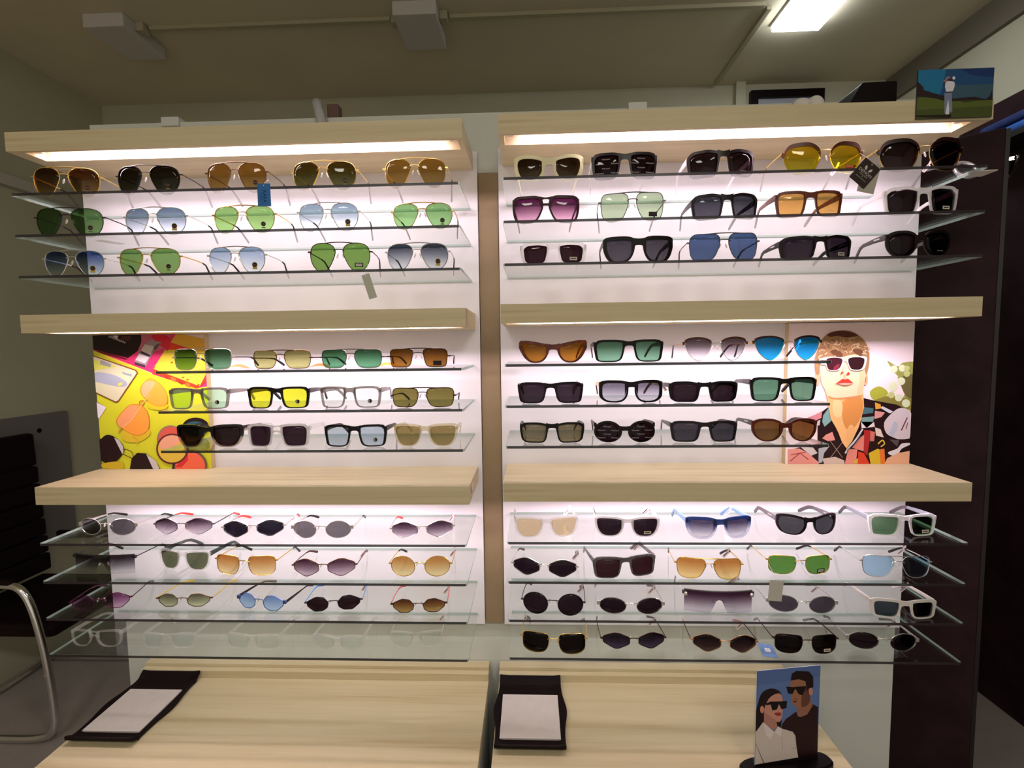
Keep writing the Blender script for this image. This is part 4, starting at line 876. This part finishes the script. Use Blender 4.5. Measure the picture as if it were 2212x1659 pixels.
P([(645, 830), (690, 770), (800, 690), (830, 750), (900, 725), (975, 606), (1040, 640), (1060, 1300), (700, 1300), (640, 870)], (38, 12, 14)); P([(800, 620), (940, 520), (980, 625), (920, 720), (850, 750), (815, 735)], (150, 100, 82)); P([(740, 360), (830, 330), (940, 380), (950, 560), (900, 620), (840, 645), (790, 625), (755, 590), (748, 500)], (156, 106, 80), 3); P([(870, 480), (940, 440), (945, 590), (860, 640)], (104, 62, 48), 3)
P([(742, 345), (752, 280), (800, 248), (940, 254), (985, 310), (987, 425), (930, 440), (918, 480), (908, 400), (900, 360), (830, 338), (745, 352)], (28, 10, 14)); I.disc(960, 472, 22, 42, (192, 134, 118)); P([(693, 418), (775, 424), (790, 420), (912, 412), (905, 440), (868, 512), (828, 500), (790, 440), (760, 500), (712, 492)], (16, 8, 10)); P([(770, 545), (822, 552), (800, 560)], (96, 40, 36)); P([(765, 570), (810, 575), (800, 590), (770, 588)], (90, 50, 44))
P([(352, 910), (358, 720), (385, 600), (420, 500), (480, 450), (560, 440), (630, 480), (656, 560), (650, 640), (640, 810), (610, 870), (440, 830)], (30, 10, 14), 3); P([(470, 610), (520, 530), (600, 490), (646, 520), (655, 640), (640, 770), (600, 800), (520, 770), (455, 700)], (198, 140, 122), 3); P([(450, 690), (580, 785), (596, 850), (560, 890), (450, 820)], (176, 124, 110)); I.disc(430, 665, 22, 40, (206, 140, 120))
P([(470, 600), (520, 578), (605, 578), (700, 572), (694, 648), (640, 664), (612, 605), (590, 665), (540, 676), (522, 610), (475, 622)], (14, 8, 10)); P([(560, 708), (600, 696), (636, 704), (630, 730), (590, 732)], (154, 54, 54), 2)
P([(348, 912), (440, 800), (560, 905), (600, 845), (640, 870), (760, 905), (790, 950), (800, 1060), (822, 1190), (560, 1240), (340, 1290)], (206, 192, 184)); P([(440, 802), (470, 930), (515, 990), (560, 905)], (220, 210, 206)); P([(600, 848), (640, 870), (632, 960), (570, 915)], (220, 210, 206)); I.line([(640, 960), (650, 1100)], 5, (160, 140, 134)); I.line([(355, 1030), (450, 1250)], 9, (110, 84, 76), 0); I.line([(740, 1085), (810, 1075)], 5, (150, 130, 124))
P([(340, 1262), (1100, 1140), (1100, 1340), (340, 1340)], (16, 8, 10))
I.build('print', t)

# ------------------------------------------------------------------ hang tags
def hang(name_lab, top, pts_fn, w, h, rgb, texts=(), ang=0.0, string_to=None, th=.0006, extra=None):
    """flat card hung from its top hole; local x right, z down from the hole"""
    t = thing('hang_tag', name_lab, 'tag', top)
    bm = bmesh.new(); c = chamfer([(-w / 2, .004), (w / 2, .004), (w / 2, -h), (-w / 2, -h)], .04, 2)
    R2 = lambda x, z: (x * cos(ang) - z * sin(ang), x * sin(ang) + z * cos(ang))
    A_ = [bm.verts.new((R2(*p)[0], 0, R2(*p)[1])) for p in c]; B_ = [bm.verts.new((R2(*p)[0], th, R2(*p)[1])) for p in c]
    bm.faces.new(A_); bm.faces.new(B_[::-1])
    for k in range(len(c)): bm.faces.new((A_[k], B_[k], B_[(k + 1) % len(c)], A_[(k + 1) % len(c)]))
    bmesh.ops.recalc_face_normals(bm, faces=bm.faces); finish(bm, 'tag_card', pbr('tag_%02x%02x%02x' % rgb, rgb, .35), t)
    I = Ink(lambda x, y, l: Vector((R2(x, y)[0], -.0002 - l * .00008, R2(x, y)[1])))
    I.disc(0, 0, .0012, .0012, (230, 225, 220))
    if extra: extra(I)
    for (s, x, y, sz, c_, a) in texts: I.text(s, x, y, sz, c_, a)
    I.build('tag_print', t)
    if string_to:
        bm = bmesh.new(); d = Vector(string_to); tube(bm, crom([(0, -.0006, 0), (d.x * .4, d.y * .4, d.z * .5 + .002), (d.x, d.y, d.z)], 8, False), .0004, 5); finish(bm, 'string', pbr('tag_string', (200, 196, 190), .6), t)
    return t
hang('bright blue lettered hang tag dangling under bronze aviators, left unit', (-.447, -.208, .366), None, .030, .046, (30, 104, 170), [('RAFA', .001, -.024, .0115, (12, 50, 92), -pi / 2), ('POLARIZED', -.007, -.024, .0034, (12, 50, 92), -pi / 2)], 0.0, (.002, .02, .018))
hang('plain pale grey hang tag tilted below the third left glass shelf', (-.2225, -.2085, .1615), None, .0185, .052, (176, 176, 160), [], .30, (.0, .018, .030))
def wings(I):
    I.poly([(-.004, -.010), (-.008, -.008), (-.0055, -.002), (-.0125 + .008, -.003)], (180, 176, 170)); I.poly([(-.010, -.016), (-.013, -.010), (-.0085, -.004), (-.0070, -.011)], (190, 186, 180), 3); I.poly([(.002, -.016), (.004, -.011), (.012, -.006), (.010, -.013)], (190, 186, 180), 3)
def wings(I):
    I.poly([(-.003, -.0165), (-.0085, -.013), (-.0075, -.007), (-.0035, -.0105)], (190, 186, 180), 3)
    I.poly([(.003, -.0165), (.0085, -.013), (.0075, -.007), (.0035, -.0105)], (190, 186, 180), 3)
hang('pale paper card peeking out behind the black lettered hang tag', (.8745, -.2125, .3735), None, .036, .058, (172, 166, 152), [], -.22, None)
hang('black lettered hang tag with a wing emblem, tilted below browline sunglasses', (.873, -.214, .3735), None, .0410, .0475, (36, 12, 18), [('DEMON', .0, -.0215, .0092, (196, 190, 180), 0), ('SUNGLASSES', 0, -.0275, .0036, (180, 174, 164), 0), ('BY', 0, -.0315, .003, (180, 174, 164), 0), ('DEMON OPTICALS', 0, -.0355, .0032, (180, 174, 164), 0)], -.70, (-.016, .016, .030), extra=wings)
hang('curled blank white grey hang tag hanging between the second and third lower shelves', (.700, -.2120, -.5420), None, .031, .045, (190, 184, 176), [], -.08, (-.012, .05, .045))
def stick(I): I.poly([(-.006, -.014), (.006, -.014), (.006, -.029), (-.006, -.029)], (226, 220, 226)); I.text('1757', 0, -.0215, .0042, (50, 50, 60), -pi / 2)
t = hang('small blue hang tag with white sticker lying on the lowest right glass shelf', (.708, -.150, GZ[9] + UNITS['R'][1] + .0012), None, .032, .048, (96, 130, 182), [], 0.0, (.012, .004, .006), extra=stick)
t.rotation_euler = (-pi / 2 + .0, 0, 0); t.rotation_euler = (-pi / 2, 0, -.2)
t = hang('white card tag lying behind black aviators, second left glass shelf', (-.888, -.085, GZ[1] + .0012), None, .030, .05, (214, 206, 198), [], 0.0, None); t.rotation_euler = (-pi / 2, 0, -.4)
for (px, py, lab, rgb) in ((512, 788, 'orange paper tag right of the silver framed green aviators', (226, 150, 92)), (690, 788, 'orange paper tag under the gunmetal deep green aviators', (224, 128, 70)), (836, 780, 'yellow orange paper tag left of black framed brown sunglasses', (230, 170, 80))):
    q = atY(px, py, -.135); bm = bmesh.new(); n = 6; V = []
    for k in range(n):
        f = k / (n - 1); V.append([bm.verts.new(((f - .5) * .05, yy, .0015 + .010 * math.sin(f * pi) * (.4 + .6 * (yy > 0)))) for yy in (-.014, .014)])
    fs = [bm.faces.new((V[k][0], V[k + 1][0], V[k + 1][1], V[k][1])) for k in range(n - 1)]
    bmesh.ops.solidify(bm, geom=fs, thickness=.0005)
    o = finish(bm, 'paper_tag', pbr('tag_%02x%02x%02x' % rgb, rgb, .5), None, False, (q.x, -.135, GZ[3] + .0006)); o.rotation_euler = (0, 0, .3); tag(o, lab, 'tag')

# ------------------------------------------------------------------ things standing on the top shelves
ZT = WZ[0] + UNITS['R'][1]
q0, q1 = atY(1815, 221, -.12), atY(1933, 217, -.12); zt = atY(1932, 177, -.12).z
bm = bmesh.new(); prof = chamfer([(q0.x, ZT + .0003), (q1.x, ZT + .0003), (q1.x, zt), (q0.x + (q1.x - q0.x) * .36, zt - .002)], .06, 2)
A_ = [bm.verts.new((x, -.125, z)) for x, z in prof]; B_ = [bm.verts.new((x, -.045, z)) for x, z in prof]
bm.faces.new(A_); bm.faces.new(B_[::-1])
for k in range(len(prof)): bm.faces.new((A_[k], B_[k], B_[(k + 1) % len(prof)], A_[(k + 1) % len(prof)]))
bmesh.ops.recalc_face_normals(bm, faces=bm.faces)
tag(finish(bm, 'display_wedge', pbr('black_plastic', (16, 8, 10), .4, spec=.15)), 'black slanted display block standing on the top right oak shelf', 'display block')
q = atY(1748, 222, -.15)
bm = bmesh.new()
for (dx, dy, r, sx, sz) in ((-.018, 0, .017, 1.25, 1.0), (.014, .004, .019, 1.0, 1.05), (-.036, .003, .008, 1.2, .9), (.0, .012, .016, 1.2, .9)):
    g0 = bmesh.ops.create_icosphere(bm, subdivisions=3, radius=r)['verts']; bmesh.ops.scale(bm, vec=(sx, 1, sz), verts=g0); bmesh.ops.translate(bm, vec=(dx, dy, r * sz), verts=g0)
o = finish(bm, 'cloth_bundle', pbr('white_knit', (206, 202, 196), .9, bump=.6, scale=250), None, True, (q.x, -.15, ZT + .0003)); tag(o, 'lumpy white cloth bundle on the top right oak shelf', 'cloth')
# framed picture on the back wall
a, b = atY(1618, 202, YB), atY(1775, 196, YB); zz = b.z
t = thing('framed_picture', 'black framed picture on the back wall above the right unit', 'picture frame')
fw_ = .038; zb_ = zz - .30; blk = pbr('black_plastic', (16, 8, 10), .4, spec=.15)
bm = bmesh.new(); box(bm, a.x, b.x, YB - .03, YB, zz - fw_, zz); box(bm, a.x, b.x, YB - .03, YB, zb_, zb_ + fw_); box(bm, a.x, a.x + fw_, YB - .03, YB, zb_ + fw_, zz - fw_); box(bm, b.x - fw_, b.x, YB - .03, YB, zb_ + fw_, zz - fw_)
finish(bm, 'frame', blk, t); mbox('picture_sheet', pbr('picture_paper', (170, 172, 180), .4), a.x + fw_, b.x - fw_, YB - .012, YB - .001, zb_ + fw_, zz - fw_, 0, t)

# round silver band at the right end of the top glass shelf
q = atY(2098, 345, -.12); zs = GZ[0] + UNITS['R'][1]
t = thing('metal_ring', 'round silver ring with dark centre, right end of top glass shelf', 'ring', (q.x + .006, -.10, zs + .0004))
bm = bmesh.new(); tube(bm, [(.024 * cos(a_), .010 * sin(a_), .021 + .0195 * sin(a_)) for a_ in [2 * pi * k / 28 for k in range(28)]], .0045, 10, closed=True)
zmin = min(v.co.z for v in bm.verts)
for v in bm.verts: v.co.z -= zmin
finish(bm, 'ring_band', pbr('satin_silver', (214, 212, 214), .3, metal=.75), t, True)
bm = bmesh.new(); bmesh.ops.create_circle(bm, cap_ends=True, radius=1, segments=28)
for v in bm.verts: v.co = Vector((.022 * v.co.x, .0095 * v.co.y + .003, .0235 + .018 * v.co.y))
bmesh.ops.solidify(bm, geom=list(bm.faces), thickness=.002); finish(bm, 'ring_centre', pbr('black_plastic', (16, 8, 10), .4, spec=.15), t)
tag(mbox('paper_slip', pbr('tag_white', (214, 206, 196), .6), q.x - .034, q.x + .020, -.165, -.125, zs + .0003, zs + .0022), 'white paper slip in front of the silver ring', 'paper')

# ------------------------------------------------------------------ jewellery trays
def tray(x, y, lab, rz=0.0):
    t = thing('display_tray', lab, 'tray', (x, y, ZD + .0004), rz)
    Lh, n = .118, 26; bm = bmesh.new(); top, bot = [], []
    for k in range(n + 1):
        s = -1 + 2 * k / n; yy = s * Lh
        e = max(0, (abs(s) - .80) / .20); z = .006 + .016 * e * e * (3 - 2 * e) * (1 if s > 0 else .8)
        bulge = .082 + .010 * math.exp(-((s - .05) / .38) ** 2); row_t, row_b = [], []
        for j in range(9):
            u_ = -1 + 2 * j / 8; zz_ = z + .003 * (abs(u_) > .95)
            row_t.append(bm.verts.new((u_ * bulge, yy, zz_))); row_b.append(bm.verts.new((u_ * bulge * (.96 if abs(s) < .8 else 1), yy, max(0, z - .006))))
        top.append(row_t); bot.append(row_b)
    for k in range(n):
        for j in range(8):
            bm.faces.new((top[k][j], top[k][j + 1], top[k + 1][j + 1], top[k + 1][j])); bm.faces.new((bot[k][j], bot[k + 1][j], bot[k + 1][j + 1], bot[k][j + 1]))
        bm.faces.new((top[k][0], top[k + 1][0], bot[k + 1][0], bot[k][0])); bm.faces.new((top[k][8], bot[k][8], bot[k + 1][8], top[k + 1][8]))
    for j in range(8):
        bm.faces.new((top[0][j], bot[0][j], bot[0][j + 1], top[0][j + 1])); bm.faces.new((top[n][j], top[n][j + 1], bot[n][j + 1], bot[n][j]))
    bmesh.ops.recalc_face_normals(bm, faces=bm.faces); finish(bm, 'tray_body', BLACKM, t, False)
    mbox('white_pad', pbr('white_suede', (206, 196, 192), .9, noise=.03, scale=60), -.0715, .0715, -.085, .060, .0055, .0105, .001, t)
tray(-.872, -.151, 'black curved display tray with white pad on the left counter'); tray(.136, -.151, 'black curved display tray with white pad on the right counter')

# ------------------------------------------------------------------ surroundings
# grey board on the left wall
a = atX(0, 902, XL); b = atX(138, 887, XL); c = atX(145, 1020, XL)
t = thing('wall_board', 'pale grey board with a round hole on the left wall', 'board')
mbox('board_panel', pbr('pale_grey_board', (122, 116, 116), .7), XL, XL + .02, a.y - .5, b.y, ZF + .55, b.z, .002, t)
h = atX(85, 930, XL + .02)
bm = bmesh.new(); bmesh.ops.create_circle(bm, cap_ends=True, radius=.012, segments=20); bmesh.ops.rotate(bm, matrix=Matrix.Rotation(pi / 2, 3, 'Y'), verts=bm.verts); bmesh.ops.translate(bm, vec=(XL + .0205, h.y, h.z), verts=bm.verts)
bmesh.ops.solidify(bm, geom=list(bm.faces), thickness=.001); finish(bm, 'round_hole', blk, t)
# office chairs
def chair(x, y, lab):
    t = thing('office_chair', lab, 'chair', (x, y, ZF))
    for s, yy in ((-1, 0.0), (1, .50)):
        bm = bmesh.new()
        pts = crom([(-.30, yy, .62), (-.05, yy, .63), (.06, yy, .60), (.115, yy, .42), (.14, yy, .18), (.13, yy, .06), (.07, yy, .022), (-.10, yy, .016), (-.38, yy, .016)], 64, False)
        tube(bm, pts, .0135, 12); finish(bm, 'side_frame', CHROME, t, True)
    bm = bmesh.new(); tube(bm, [(-.38, 0, .016), (-.38, .5, .016)], .0125, 10); finish(bm, 'rear_bar', CHROME, t, True)
    mbox('seat', BLACKM, -.36, .13, .03, .47, .40, .46, .02, t)
    bm = bmesh.new(); n = 7
    for k in range(n):
        f = k / n; z0_ = .48 + .58 * f; x0_ = -.31 - .035 * f
        box(bm, x0_ - .03, x0_, .03, .47, z0_, z0_ + .58 / n - .003, .010)
    box(bm, -.385, -.34, .03, .47, 1.04, 1.13, .015)
    box(bm, -.372, -.345, .05, .45, .47, 1.08, .004)
    finish(bm, 'backrest', BLACKM, t)
    for yy in (-.012, .488):
        bm = bmesh.new(); box(bm, -.30, .02, yy, yy + .024, .628, .652, .006); finish(bm, 'armrest', BLACKM, t)
    return t
chair(-1.83, .40, 'black ribbed office chair with curved chrome legs by left wall')


# dark cupboard at the right
cc = atY(2174, 274, .2); d1 = Vector((-.78, .626, 0)).normalized(); d2 = Vector((.626, .78, 0)).normalized()
t = thing('cupboard', 'tall dark brown cupboard set at an angle right of the display', 'cupboard', (cc.x, cc.y, ZF), atan2(-d1.y, -d1.x))
# local x runs from the far left end to the near corner, local y away from the viewer
H = cc.z - ZF
mbox('cupboard_body', DARKM, -.85, 0, 0, .56, 0, H, .003, t)
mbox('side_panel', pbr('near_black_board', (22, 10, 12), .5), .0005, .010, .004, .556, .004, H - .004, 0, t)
bm = bmesh.new(); tube(bm, [(.03, .06, H - .075), (.03, .40, H - .075)], .006, 10); finish(bm, 'rail_handle', CHROME, t, True)
bm = bmesh.new(); box(bm, .009, .030, .065, .075, H - .080, H - .070); box(bm, .009, .030, .385, .395, H - .080, H - .070); finish(bm, 'handle_mount', CHROME, t)
q = atX(2206, 300, 2.0)
tag(mbox('wall_shelf', M['near_black_board'], 1.90, XR - .0305, q.y - .35, q.y + .12, q.z - .02, q.z, .001), 'near black wall shelf holding blue cloths, far right', 'shelf')
for lab, z, rgb in (('bright blue folded cloth on the wall shelf, lower one', 0, (44, 92, 170)), ('dark navy folded cloth on the wall shelf, upper one', .036, (28, 44, 96))):
    bm = bmesh.new(); box(bm, -.058, .058, -.20, .10, z + .0008, z + .034, .012)
    o = finish(bm, 'folded_cloth', pbr('cloth_%02x%02x%02x' % rgb, rgb, .9, noise=.3, scale=20), None, True, (1.968, q.y - .02, q.z)); tag(o, lab, 'cloth')
a = atX(2212, 201, XR); b = atX(2088, 282, XR)
tag(mbox('dark_wall_cladding', DARKM, XR - .03, XR, -1.6, b.y, ZF, a.z), 'dark brown board cladding on lower right wall behind the cupboard', 'cladding')
